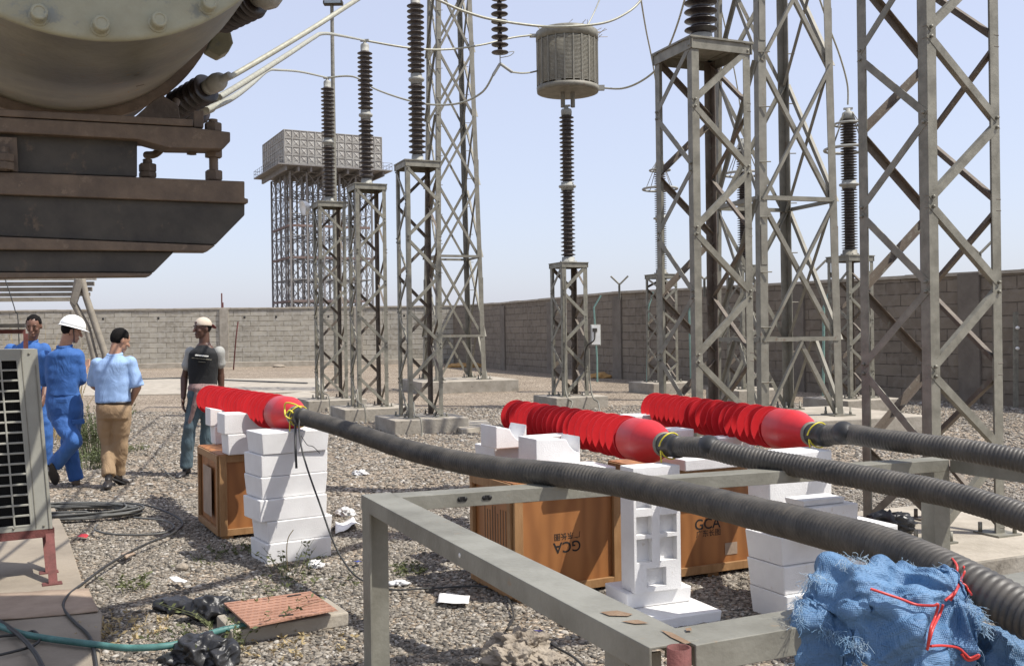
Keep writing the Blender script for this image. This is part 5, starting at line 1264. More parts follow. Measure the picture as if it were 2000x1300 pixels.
def shirt(root, J, mt, hem, slv, puff=1.0, folds=.03, name='shirt', wdt=1.0, sleeve_mt=None, collar=True, belly=1.0):
    sh = (J['shR']-J['shL']).normalized(); mb = MB(); hp = (J['hipR']-J['hipL']).normalized()
    loft(mb, [(J['neck']+Z*.012, .068*wdt, .066, sh), (J['neck']-Z*.022, .105*wdt, .086, sh), (J['neck']-Z*.045, .158*wdt, .105, sh), (J['neck']-Z*.080, .190*wdt, .120, sh), (J['chest'], .195*wdt, .130*puff, sh),
              (J['chest'].lerp(J['waist'], .6), .185*wdt*belly, .130*puff, sh), (J['waist'], .178*wdt*belly, .128*puff, sh.lerp(hp, .5)), (hem, .176*wdt*belly, .132*puff, hp)])
    mbs = mb if sleeve_mt is None else MB()
    for s_ in 'LR':
        if sleeve_mt is not None: mbs = MB()
        S, E, Wv = J['sh'+s_], J['el'+s_], J['wr'+s_]; S = S-Z*.010; mbs.cone(S, .074*puff, S.lerp(E, .55), .064*puff, 16)
        if slv <= 1: q = S.lerp(E, slv); mbs.tube([S, S.lerp(E, .3), q], [.072*puff, .070*puff, .076*puff], 16)
        else: mbs.cone(S.lerp(E, .5), .070*puff, E, .062*puff, 16); q = E.lerp(Wv, slv-1); mbs.tube([E, q], [.062*puff, .052*puff], 16)
        if sleeve_mt: finish(mbs.build('sleeve', sleeve_mt, root), .012, 2, folds)
    ob = finish(mb.build(name, mt, root), .013, 3, folds)
    if collar:
        m2 = MB(); c_ = J['neck']+Z*.010; n_ = 20; fwv = V((-sh.y, sh.x, 0))
        m2.tube([c_+sh*(.066*math.cos(a))+fwv*(.062*math.sin(a))+Z*.012*math.sin(a*1) for a in [i*2*math.pi/n_ for i in range(n_)]], .017, 8, closed=True); m2.build('collar', mt, root)
    return ob
def trousers(root, J, mt, top, th=.100, kn=.078, an=.070, folds=.035, name='trousers', seat=1.0):
    hp = (J['hipR']-J['hipL']).normalized(); mb = MB()
    loft(mb, [(top, .165*seat, .118, hp), (top.lerp(J['hip'], .5), .178*seat, .130, hp), (J['hip'], .185*seat, .135, hp), (J['hip']-Z*.09, .170*seat, .125, hp)])
    for s_ in 'LR':
        H_, K_, A_2 = J['hip'+s_], J['kn'+s_], J['an'+s_]
        mb.cone(H_, th, H_.lerp(K_, .6), (th+kn)/2+.004, 16); mb.cone(H_.lerp(K_, .5), (th+kn)/2, K_, kn, 16)
        mb.cone(K_, kn, K_.lerp(A_2, .5), (kn+an)/2, 16); e_ = A_2-Z*.01 if (A_2-K_).normalized().z < -.8 else A_2
        mb.tube([K_, K_.lerp(A_2, .6), e_.lerp(K_, .02)], [kn, an, an*1.05], 16)
    return finish(mb.build(name, mt, root), .013, 3, folds)
def hair(root, c, hfw, hup, s=1.0, back=.012, mt=None, thin=False):
    sd_ = hup.cross(hfw).normalized(); mb = MB()
    mb.ell(c+hup*.030*s-hfw*back*s, (.083*s, .096*s, .098*s), 24, 18, (sd_, hfw, hup))
    # cut away the face side: keep vertices behind/above
    bmx = bmesh.new(); vmap = [bmx.verts.new(v) for v in mb.v]
    keep = []
    for f_ in mb.f:
        cc = sum((mb.v[i] for i in f_), V())/len(f_)-c; fwd = cc.dot(hfw); h_ = cc.dot(hup)
        lim = .055 if not thin else .035
        if h_ < -.045*s and (fwd > -.015*s or h_ < -.090*s+.02*s*math.sin(f_[0])): continue
        if fwd > lim*s and h_ < .075*s: continue
        if fwd > .012*s and h_ < .030*s: continue
        keep.append(f_)
    m2 = MB(); m2.v = mb.v; m2.f = keep; m2.sm = [True]*len(keep); m2.m = [0]*len(keep)
    ob = m2.build('hair', mt or M['hair'], root); so = ob.modifiers.new('solid', 'SOLIDIFY'); so.thickness = .012; so.offset = -1
    dd_ = ob.modifiers.new('tufts', 'DISPLACE'); dd_.texture = hair_tex; dd_.strength = .014; dd_.mid_level = .5; dd_.texture_coords = 'LOCAL'
    return ob

def rel(p, dx=0, dy=0, dz=0): return p+V((dx, dy, dz))
# 1: man in the white helmet, seen from behind, stepping to the left
D1 = 10.4; q = lambda x, y, d=0: P(x, y, D1+d)
J = dict(head=q(139, 646, .0), neck=q(126, 678, -.02), chest=q(122, 712), waist=q(124, 765), hip=q(127, 800),
         shL=q(88, 695, .0), elL=q(88, 745, .06), wrL=q(112, 742, .28), shR=q(151, 692, .02), elR=q(157, 741, .05), wrR=q(166, 722, .22),
         hipL=q(112, 806), knL=q(146, 862, -.16), anL=q(106, 908, -.06), toL=q(112, 938, .04),
         hipR=q(143, 806, .02), knR=q(134, 872, .08), anR=q(149, 937, .10), toR=q(160, 942, .24))
J['pnR'] = V((-.4, .2, .8)).normalized()
hf = V((.80, .52, -.28)).normalized(); hu = (Z-hf*Z.dot(hf)).normalized(); fw1 = V((.5, .86, 0))
r_ = person('p1', 'man in blue overalls and a white safety helmet, seen from behind', J, M['skin_light'], fw1, hf, hu, shoe_mt=M['boot'])
shirt(r_, J, M['blue_overall'], J['hip'].lerp(J['waist'], .8), 1.55, 1.0, .045, name='overall_top', wdt=.93, belly=.97)
trousers(r_, J, M['blue_overall'], J['waist'], .104, .080, .072, .045, name='overall_trousers', seat=.98)
hair(r_, J['head'], hf, hu, 1.0)
mb = MB(); hc = J['head']+hu*.045
sd_ = hu.cross(hf).normalized(); prof = []
for k in range(9): a = k*math.pi/16; prof.append((.125*math.cos(a), .118*math.sin(a)))
mb.lathe(prof+[(.001, .119)], hc, hu, 36); helm = mb.build('helmet', M['helmet'], r_)
mb = MB(); n_ = 40; ring = []
for rr_, zz in ((.118, .004), (.142, -.010), (.143, -.014), (.118, -.004)):
    ring.append([hc+hf*(rr_+(.035 if math.cos(a) > 0 else 0)*max(0, math.cos(a))**2*(rr_ > .12))*math.cos(a)+sd_*rr_*math.sin(a)+hu*zz for a in [i*2*math.pi/n_ for i in range(n_)]])
vs = sum(ring, []); mb.add(vs, [(i*n_+j, i*n_+(j+1) % n_, ((i+1) % 4)*n_+(j+1) % n_, ((i+1) % 4)*n_+j) for i in range(4) for j in range(n_)], True); sub(helm, mb, 'brim', M['helmet'])
mb = MB(); mb.tube([hc+hf*(.124*math.cos(a))*1+hu*(.119*math.sin(a)) for a in [i*math.pi/14 for i in range(15)]], .008, 6); sub(helm, mb, 'ridge', M['helmet'])
mb = MB(); mb.tube(spline([hc+sd_*-.085-hu*.02, J['head']-sd_*.078+hf*.03-hu*.05, J['head']+hf*.06-hu*.115]), .005, 5); sub(helm, mb, 'chin_strap', M['wire_black'])
# pocket flaps and belt seam
mb = MB(); p = q(121, 782, -.165); mb.box(p, (.11, .018, .045), (V((1, .05, 0)).normalized(), V((0, 1, 0)), V((-.08, 0, 1)).normalized())); mb.build('pocket_flap', M['blue_overall'], r_, .006)
mb = MB(); p = q(153, 823, -.10); mb.box(p, (.12, .02, .05), (V((.9, .4, .0)).normalized(), V((-.4, .9, 0)).normalized(), Z)); mb.build('pocket_flap', M['blue_overall'], r_, .006)
# 2: man in pale shirt and khaki trousers, back to us
D2 = 10.25; q = lambda x, y, d=0: P(x, y, D2+d)
J = dict(head=q(234, 664, .05), neck=q(224, 694, .0), chest=q(218, 722), waist=q(221, 765), hip=q(222, 800),
         shL=q(190, 708, .0), elL=q(184, 752, .08), wrL=q(206, 770, .30), shR=q(254, 706, .02), elR=q(268, 756, .03), wrR=q(254, 788, .22),
         hipL=q(207, 806), knL=q(211, 866, .10), anL=q(213, 925, -.02), toL=q(203, 950, .0),
         hipR=q(238, 806, .02), knR=q(236, 866, .08), anR=q(232, 926, .16), toR=q(250, 936, .32))
J['anL'] = q(212, 928, -.05); J['toL'] = G(205, 955, .04)
hf = V((.62, .70, -.35)).normalized(); hu = (Z-hf*Z.dot(hf)).normalized()
r_ = person('p2', 'man in a pale blue short sleeved shirt and khaki trousers, walking away', J, M['skin_light'], V((.3, 1, 0)), hf, hu)
shirt(r_, J, M['pale_shirt'], q(222, 786), .98, .98, .036, wdt=.93, belly=1.04)
trousers(r_, J, M['khaki'], q(222, 786), .096, .074, .064, .04, seat=.95)
hair(r_, J['head'], hf, hu, 1.0)
mb = MB(); hp = (J['hipR']-J['hipL']).normalized(); loft(mb, [(q(222, 788), .172, .126, hp), (q(222, 783), .172, .126, hp)]); mb.build('belt', M['belt'], r_)
# 3: youth in a black and grey T-shirt, facing us
D3 = 11.05; q = lambda x, y, d=0: P(x, y, D3+d)
J = dict(head=q(396, 641, -.02), neck=q(399, 671, .0), chest=q(398, 702), waist=q(396, 742), hip=q(394, 772), hs=.98,
         shL=q(372, 686, .02), elL=q(360, 738, .06), wrL=q(358, 776, -.02), shR=q(428, 685, .0), elR=q(431, 732, .08), wrR=q(433, 768, .10),
         hipL=q(382, 778), knL=q(371, 834, -.06), anL=q(363, 912, .0), toL=q(345, 926, -.18),
         hipR=q(406, 778, .02), knR=q(404, 836, .10), anR=q(400, 908, .18), toR=q(402, 922, .0))
hf = V((-.70, -.71, -.04)).normalized(); hu = (Z-hf*Z.dot(hf)).normalized()
r_ = person('p3', 'slim youth in a black T-shirt with grey sleeves and a backward cap', J, M['skin_dark'], V((0, -1, 0)), hf, hu, hand_curl=.4)
face_bits(r_, J['head'], hf, hu, .98)
J['neck'] = J['neck']-Z*.022
shirt(r_, J, M['black_tee'], q(397, 752), .55, .86, .022, name='t_shirt', wdt=.90, sleeve_mt=M['grey_sleeve'], collar=False, belly=.98)
mb = MB(); fwv = V((0, 1, 0)); c_ = J['neck']+Z*.0; sh = (J['shR']-J['shL']).normalized()
mb.tube([c_+sh*(.074*math.cos(a))+fwv*(.07*math.sin(a))+Z*.018*math.sin(a) for a in [i*2*math.pi/20 for i in range(20)]], .010, 8, closed=True); mb.build('neckband', M['grey_sleeve'], r_)
trousers(r_, J, M['jeans'], q(396, 755), .084, .072, .068, .035, name='jeans', seat=.84)
# chest print: rows of short worn marks
for row, (yy, n_, w_, hh, xa, mt_) in enumerate(((694.5, 9, .011, .016, 383, M['white_paint']), (700.5, 14, .008, .008, 376, M['galv']), (706.5, 5, .006, .007, 389, M['galv']))):
    mb = MB()
    for k in range(n_):
        x = xa+k*2.75; p = P(x, yy+.1*(x-396), D3-.135)
        mb.box(p, (w_*random.uniform(.6, 1.1), .05, hh*random.uniform(.75, 1)))
    mb.build('chest_print', mt_, r_)
# sweater tied round the waist
mb = MB(); hp = (J['hipR']-J['hipL']).normalized()
loft(mb, [(q(397, 748), .150, .118, hp), (q(397, 757), .165, .132, hp), (q(397, 768), .150, .120, hp)])
mb.ell(q(385, 759, -.13), (.045, .04, .04)); mb.cone(q(388, 760, -.14), .032, q(378, 800, -.13), .030, 10); mb.cone(q(378, 800, -.13), .028, q(366, 838, -.10), .014, 10)
mb.cone(q(394, 760, -.14), .032, q(404, 795, -.12), .028, 10); mb.cone(q(404, 795, -.12), .026, q(404, 815, -.11), .015, 10)
finish(mb.build('tied_sweater', M['pink_cloth'], r_), .011, 2, .03)
hair(r_, J['head'], hf, hu, .95)
sd_ = hu.cross(hf).normalized(); mb = MB(); hc = J['head']+hu*.040-hf*.008
prof = [(.094*math.cos(k*math.pi/16), .085*math.sin(k*math.pi/16)) for k in range(8)]+[(.001, .086)]
mb.lathe([(.094, -.012)]+prof, hc, (hu-hf*.10).normalized(), 28); cap_ = mb.build('cap', M['beige_cap'], r_)
mb = MB(); bk = (-hf-hu*.75).normalized(); s2 = sd_
pts = [hc-hf*.080+s2*.072*math.sin(a)+bk*(.085*math.cos(a)) for a in [(-90+20*i)*math.pi/180 for i in range(10)]]
mb.prism(pts, hf*.008); sub(cap_, mb, 'bill', M['maroon'])
mb = MB(); mb.ell(hc+hf*.086+hu*.022, (.030, .008, .018), 12, 8, (sd_, hf, hu)); sub(cap_, mb, 'strap_opening', M['skin_dark'])
# 4: man behind the air conditioner, facing us, head down
D4 = 11.3; q = lambda x, y, d=0: P(x, y, D4+d)
J = dict(head=q(66, 636, -.06), neck=q(60, 668, .0), chest=q(56, 700), waist=q(60, 748), hip=q(64, 785),
         shL=q(22, 682, .02), elL=q(14, 730, .06), wrL=q(30, 765, -.12), shR=q(86, 682, .0), elR=q(92, 732, .05), wrR=q(86, 772, -.10),
         hipL=q(50, 790), knL=q(52, 846, -.04), anL=q(50, 905, .0), toL=q(46, 916, -.2),
         hipR=q(78, 790, .02), knR=q(88, 848, .0), anR=q(90, 905, .05), toR=q(92, 916, -.15))
hf = V((.18, -.93, -.30)).normalized(); hu = (Z-hf*Z.dot(hf)).normalized()
r_ = person('p4', 'bareheaded man in blue overalls facing forward behind the air conditioner', J, M['skin_mid'], V((0, -1, 0)), hf, hu)
face_bits(r_, J['head'], hf, hu)
shirt(r_, J, M['blue_overall'], q(62, 762), 1.5, 1.05, .04, name='overall_top', wdt=1.0)
trousers(r_, J, M['blue_overall'], J['waist'], .108, .086, .078, .04, name='overall_trousers')
hair(r_, J['head'], hf, hu, 1.0, thin=True)

# ------------------------------------------------------------ things on the ground
def blob(name, pts_r, mt, label, cat, group=None, amp=.35, freq=14, sub_=4, sharp=True, seed=0):
    mb = MB()
    for (c, r_) in pts_r:
        bm = bmesh.new(); bmesh.ops.create_icosphere(bm, subdivisions=sub_, radius=1); r3 = r_ if isinstance(r_, tuple) else (r_, r_, r_)
        vs = []
        for v in bm.verts:
            n_ = v.co.normalized(); p = V((n_.x*r3[0], n_.y*r3[1], n_.z*r3[2]))
            s_ = p*freq+V((seed, seed*2, 0)); a_ = abs(noise.noise(s_))*1.6+abs(noise.noise(s_*2.3))*.7 if sharp else .5+noise.noise(s_)*.8+.4*noise.noise(s_*2.7)
            p = p*(1-amp+amp*2*(1-a_) if sharp else 1-amp*.5+amp*a_); w_ = c+p
            if w_.z < .006: w_.z = .006+(w_.z-.006)*.03
            vs.append(w_)
        mb.add(vs, [tuple(v.index for v in f.verts) for f in bm.faces], sharp is False and not mt == M['rock']); bm.free()
    ob = mb.build(name, mt); c = V((pts_r[0][0].x, pts_r[0][0].y, 0)); return recenter(tag(ob, label, cat, group), c)
def sm(ob):
    ob.data.polygons.foreach_set('use_smooth', [True]*len(ob.data.polygons)); return ob
sm(blob('plastic_bag', [(G(415, 1196, .05), (.15, .10, .085)), (G(345, 1184, .03), (.13, .09, .05)), (G(440, 1202, .04), (.10, .08, .055))], M['bag'], 'crumpled black plastic bag lying against the left end of the chequer plate', 'plastic bag', 'black plastic bags', seed=1, sub_=5, amp=.24, freq=10))
sm(blob('plastic_bag', [(G(395, 1272, .05), (.13, .10, .08)), (G(440, 1280, .04), (.07, .09, .07)), (G(345, 1285, .02), (.08, .06, .03))], M['bag'], 'crumpled black plastic bag at the bottom edge under the teal hose', 'plastic bag', 'black plastic bags', seed=5, sub_=5, amp=.24, freq=10))
sm(blob('plastic_bag', [(P(1738, 1022, 6.3), (.14, .10, .07))], M['bag'], 'dark heap of plastic on the pale footing of the nearest column', 'plastic bag', seed=9))
for i, (x, y, r3, lab) in enumerate(((675, 1002, (.07, .05, .045), 'ball of crumpled clear wrap right of the left foam stack'), (617, 1103, (.055, .04, .03), 'small ball of clear wrap by the bottom of the left foam stack'), (704, 924, (.075, .05, .035), 'crumpled white rag alone on the gravel above the frame corner'), (778, 1138, (.06, .03, .015), 'flat scrap of clear wrap near the frame leg'))):
    sm(blob('plastic_wrap', [(G(x, y, .02), r3)], M['clear_bag'], lab, 'plastic wrap', 'crumpled white wrappings', amp=.45, freq=30, seed=i*3))
def sheet(pts, mt, label, cat, z=.035, th=.003, name='paper_sheet', grp=None, curl=.02):
    mb = MB(); P4 = [G(x, y, z) for x, y in pts]; n_ = 6; vs = []
    for i in range(n_+1):
        for j in range(n_+1):
            u_, v_ = i/n_, j/n_; p = P4[0]*(1-u_)*(1-v_)+P4[1]*u_*(1-v_)+P4[2]*u_*v_+P4[3]*(1-u_)*v_
            vs.append(p+Z*(curl*noise.noise(p*9)))
    mb.add(vs, [(i*(n_+1)+j, (i+1)*(n_+1)+j, (i+1)*(n_+1)+j+1, i*(n_+1)+j+1) for i in range(n_) for j in range(n_)], True)
    ob = mb.build(name, mt); so = ob.modifiers.new('thick', 'SOLIDIFY'); so.thickness = th; return recenter(tag(ob, label, cat, grp), P4[0])
sheet([(860, 1157), (918, 1163), (915, 1179), (854, 1175)], M['paper'], 'clean white sheet of paper alone on the gravel inside the steel frame', 'paper')
sheet([(655, 1020), (690, 1010), (704, 1026), (655, 1037)], M['paper'], 'white sheet beside the right edge of the left foam stack', 'paper', curl=.05)
sheet([(330, 1132), (345, 1130), (366, 1136), (360, 1141)], M['paper'], 'narrow twist of white paper on the gravel below the loose cable loop', 'paper', curl=.03)
sheet([(236, 1086), (250, 1078), (264, 1081), (247, 1093)], M['card'], 'pale broken shard beside the loose black cable', 'shard', z=.04, th=.012)
sheet([(150, 1045), (160, 1042), (173, 1045), (168, 1049)], M['red_scrap'], 'tiny red scrap beside the concrete pad', 'scrap')
sheet([(1032, 1229), (1042, 1226), (1060, 1231), (1056, 1241)], M['blue_scrap'], 'small blue plastic scrap behind the broken concrete lump', 'scrap', z=.06)
sheet([(690, 1096), (700, 1092), (706, 1096), (698, 1100)], M['blue_scrap'], 'tiny blue scrap beside the steel frame leg', 'scrap')
sheet([(-60, 1160), (172, 1148), (192, 1192), (-80, 1215)], M['card'], 'flattened faded cardboard strip across the concrete pad', 'cardboard', z=.062, th=.006, name='cardboard_sheet', curl=.006)
blob('concrete_lump', [(G(1020, 1262, .04), (.13, .09, .075)), (G(1000, 1285, .03), (.12, .08, .06)), (G(1055, 1285, .02), (.10, .08, .04)), (G(962, 1272, .02), (.05, .06, .05))], M['rock'], 'broken lump of concrete on the gravel at the bottom edge', 'rubble', amp=.62, freq=24, sharp=False, sub_=5, seed=3)
for x, y, r3, lab in ((355, 1108, (.045, .035, .03), 'fist sized brown stone on the gravel above the narrow paper twist'), (180, 896, (.10, .07, .05), 'grey stone at the foot of the weedy shrub'), (545, 716, (.3, .2, .12), 'pale stone near the foundation strip of the far wall')):
    blob('stone', [(G(x, y, .02), r3)], M['rock'], lab, 'stone', amp=.3, freq=20, sharp=False, sub_=3, seed=x)
blob('soil_heap', [(G(1185, 736, .02), (.55, .5, .16))], M['stone_yel'], 'small ochre soil heap at the foot of the brown wall', 'soil heap', amp=.35, freq=6, sharp=False, sub_=4)
blob('soil_heap', [(G(912, 716, .02), (1.0, .5, .16))], M['stone_yel'], 'low ochre heap behind the tall tower at the wall corner', 'soil heap', amp=.35, freq=5, sharp=False, sub_=4)
# manhole with chequer plate
mc = [(437, 1180), (606, 1157), (657, 1192), (488, 1226)]
root = thing('manhole', G(480, 1245), 'red brown chequer plate cover lying on a low concrete kerb', 'manhole cover')
mb = MB(); mb.prism([G(x, y, .0) for x, y in ((423, 1228), (640, 1192), (682, 1222), (452, 1262))], Z*.075); mb.build('kerb', M['concrete'], root, .01)
pl4 = [G(x, y, .105) for x, y in mc]; mb = MB(); mb.prism(pl4, Z*.010); ex, ey = (pl4[1]-pl4[0]), (pl4[3]-pl4[0]); exn, eyn = ex.normalized(), ey.normalized()
for i in range(26):
    for j in range(9):
        c = pl4[0]+ex*((i+.7)/26.6)+ey*((j+.6)/9.4)+Z*.0115; dd = (exn+eyn*.6).normalized() if (i+j) % 2 else (exn-eyn*.6).normalized()
        ss = V((-dd.y, dd.x, 0)); mb.box(c, (.018, .006, .003), (dd, ss, Z))
mb.build('cover_plate', M['plate_red'], root)
for a_, b_ in (((.62, .12), (.92, .10)), ((.30, .80), (.58, .84))):
    p0, p1 = [pl4[0]+ex*a+ey*b+Z*.012 for a, b in (a_, b_)]; mb = MB(); mb.box((p0+p1)/2, ((p1-p0).length*.55, .012, .006), ((p1-p0).normalized(), V((-(p1-p0).normalized().y, (p1-p0).normalized().x, 0)), Z)); mb.build('lifting_slot', M['black'], root)
# hose and cords
gl = lambda L, z=.03: [G(x, y, z) for x, y in L]
wire('garden_hose', gl([(-40, 1212), (0, 1222), (40, 1236), (100, 1247), (180, 1257), (240, 1264), (300, 1263), (350, 1256), (400, 1240), (440, 1228), (482, 1221)], .075), .0165, M['hose'], 'teal rubber hose snaking over the pad and gravel at bottom left', 'hose', n=12)
wire('loose_cable', gl([(265, 982), (300, 990), (338, 1005), (357, 1022), (335, 1042), (290, 1060), (240, 1085), (200, 1110), (163, 1138), (132, 1163), (124, 1186), (145, 1213), (172, 1238), (182, 1262), (190, 1310)], .06), .0085, M['wire_black'], 'black cable running from the coil down across the gravel to the pad', 'cable')
wire('loose_cable', gl([(262, 1010), (320, 1016), (340, 1028), (320, 1040), (270, 1044), (215, 1042), (186, 1034), (190, 1024)], .05), .0085, M['coil'], 'loose grey cable loop at the right of the coil', 'cable')
wire('loose_cable', gl([(-30, 1195), (0, 1213), (28, 1232), (50, 1252), (72, 1280), (96, 1330)], .085), .012, M['wire_black'], 'thick black cable at the bottom left corner of the pad', 'cable')
wire('loose_cable', gl([(-30, 1250), (0, 1242), (40, 1238), (66, 1232), (78, 1247), (60, 1262), (0, 1278)], .07), .007, M['wire_black'], 'thin black cable loop under the hose on the pad', 'cable')
wire('loose_cable', gl([(300, 890), (312, 905), (328, 925), (350, 940), (372, 948)], .03), .006, M['galv_dull'], 'pale cord lying on the gravel between the two walking men and the youth', 'cord')
wire('loose_cable', gl([(1062, 1242), (1085, 1262), (1120, 1282), (1150, 1310)], .03), .006, M['wire_black'], 'thin black cord right of the broken concrete lump', 'cord')
wire('loose_cable', gl([(-20, 745), (150, 741), (270, 740), (352, 738), (440, 742), (600, 748)], .05), .03, M['coil'], 'dark cord lying along the far pale path', 'cord')
# coil
mb = MB(); cc = G(150, 1003, .03); pts = []
rng = random.Random(4); N_ = 15
for i in range(N_*26):
    a = i/26*2*math.pi; k = i/26; sl = 1+.22*math.sin(k*2.1)+.13*math.sin(k*5.3); rx = .60*(1-.028*(k % 9))*(.90+.12*sl*.8); ry = .32*(1-.04*((k*3) % 7))*(.9+.1*sl)
    wob = noise.noise(V((math.cos(a)*1.2, math.sin(a)*1.2, k*.37)))*.06
    pts.append(cc+V(((rx+wob)*math.cos(a)-.02, (ry+wob)*math.sin(a), .006+.055*((k*.37) % 1)*abs(math.sin(k*1.7+a*.5)))))
mb.tube(pts, .0095, 7); recenter(tag(mb.build('cable_coil', M['coil']), 'big flat coil of grey cable on the gravel beside the air conditioner', 'cable coil'), cc)

# ------------------------------------------------------------ weeds
def weeds(name, c, n_, h_, spread, mts, label, cat, group=None, lean=.4, r_=.003, leaf=0, seed=0):
    rg = random.Random(seed); root = thing(name, V((c.x, c.y, 0)), label, cat, group)
    mb, ml = MB(), MB()
    for i in range(n_):
        a = rg.uniform(0, 6.28); rr = spread*math.sqrt(rg.random())*.5; b = V((c.x+rr*math.cos(a), c.y+rr*math.sin(a), 0))
        hh = h_*rg.uniform(.45, 1); dv_ = V((math.cos(a), math.sin(a), 0))*lean*hh*rg.uniform(.3, 1.2)
        p1 = b+dv_*.35+Z*hh*.55; p2 = b+dv_+Z*hh*rg.uniform(.8, 1)
        w_ = r_*rg.uniform(.7, 1.4)
        mb.tube([b, p1, p2], [w_, w_*.8, w_*.25], 3, caps=False)
        for k in range(leaf):
            t_ = rg.uniform(.25, 1); p = b.lerp(p1, t_*2) if t_ < .5 else p1.lerp(p2, (t_-.5)*2)
            d_ = V((rg.uniform(-1, 1), rg.uniform(-1, 1), rg.uniform(-.2, .8))).normalized(); s_ = d_.cross(V((rg.uniform(-1, 1), rg.uniform(-1, 1), rg.uniform(-1, 1)))).normalized(); L = rg.uniform(.018, .04)
            ml.add([p, p+d_*L*.5+s_*L*.22, p+d_*L, p+d_*L*.5-s_*L*.22], [(0, 1, 2, 3)])
    mb.build('stem', mts[0], root)
    if leaf: ml.build('leaf', mts[1], root)
    return root
weeds('weed_shrub', G(190, 890), 150, .80, .55, (M['leaf_grey'], M['leaf_grey']), 'dusty weedy shrub between the two walking men', 'shrub', lean=.45, leaf=26, seed=2)
weeds('weed_shrub', G(172, 915), 60, .35, .35, (M['leaf_grey'], M['leaf_grey']), 'low weed tuft at the feet of the helmeted man', 'shrub', lean=.6, leaf=16, seed=22)
weeds('dry_reeds', V((P(70, 650, 15).x, 15, 0)), 130, 2.0, 1.3, (M['straw'], M['straw']), 'tall dry straw coloured reeds behind the men on the left', 'reeds', lean=.25, r_=.006, leaf=2, seed=3)
for i, (x, y, n_, h_, sp, mm_, lab) in enumerate(((250, 1152, 22, .10, .20, 'grass', 'small green weed on the gravel right of the pad'), (385, 1105, 9, .05, .3, 'grass', 'sparse low weed left of the six high foam stack'), (560, 1120, 24, .20, .35, 'grass', 'thin tall weed in front of the six high foam stack'), (600, 1150, 24, .06, .6, 'grass', 'low green weed between foam stack and chequer plate'),
        (480, 1240, 26, .22, .35, 'grass', 'leggy green weed growing over the front of the manhole kerb'), (420, 1270, 34, .14, .4, 'grass', 'green weed over the bottom black bag'), (230, 1235, 46, .05, .5, 'straw', 'dry straw litter along the pad edge'), (590, 1250, 40, .05, .7, 'straw', 'dry straw litter right below the manhole kerb'), (795, 1120, 28, .06, .2, 'grass', 'small green weed inside the steel frame'), (268, 880, 34, .10, .3, 'grass', 'low weed in front of the khaki trousers'), (455, 1080, 22, .06, .3, 'grass', 'small weed at the foot of the left crate'))):
    weeds('weed', G(x, y), n_, h_, sp, (M[mm_], M[mm_]), lab, 'weed', 'small weeds on the gravel', lean=1.4, r_=.0022, leaf=5, seed=30+i)
# dead twig standing before the foam stack
wire('dry_twig', [G(562, 1112), P(560, 1075, 6.45), P(563, 1050, 6.45), P(573, 1034, 6.45)], .003, M['straw'], 'dry upright twig before the six high foam stack', 'twig')
wire('leaning_rod', [G(456, 722), P(461, 660, 44), P(465, 628, 44)], .03, M['rust_steel'], 'thin rod leaning on the far wall right of the youth', 'rod')
# fence post at the right
pf = G(1982, 797); root = thing('fence_post', pf, 'slim galvanised post standing by the wall at the right edge', 'post')
mb = MB(); tpz = P(1984, 609, pf.y).z; mb.lbar(pf, V((pf.x+.02, pf.y, tpz)), .07, .008, V((1, 0, 0)), V((0, 1, 0))); mb.build('upright', M['galv'], root)
for yy in (640, 680): mb = MB(); c = P(1986, yy, pf.y-.03); mb.lathe([(.03, 0), (.035, .02), (.03, .05)], c, V((0, -1, 0)), 8); mb.build('wire_insulator', M['white_paint'], root)

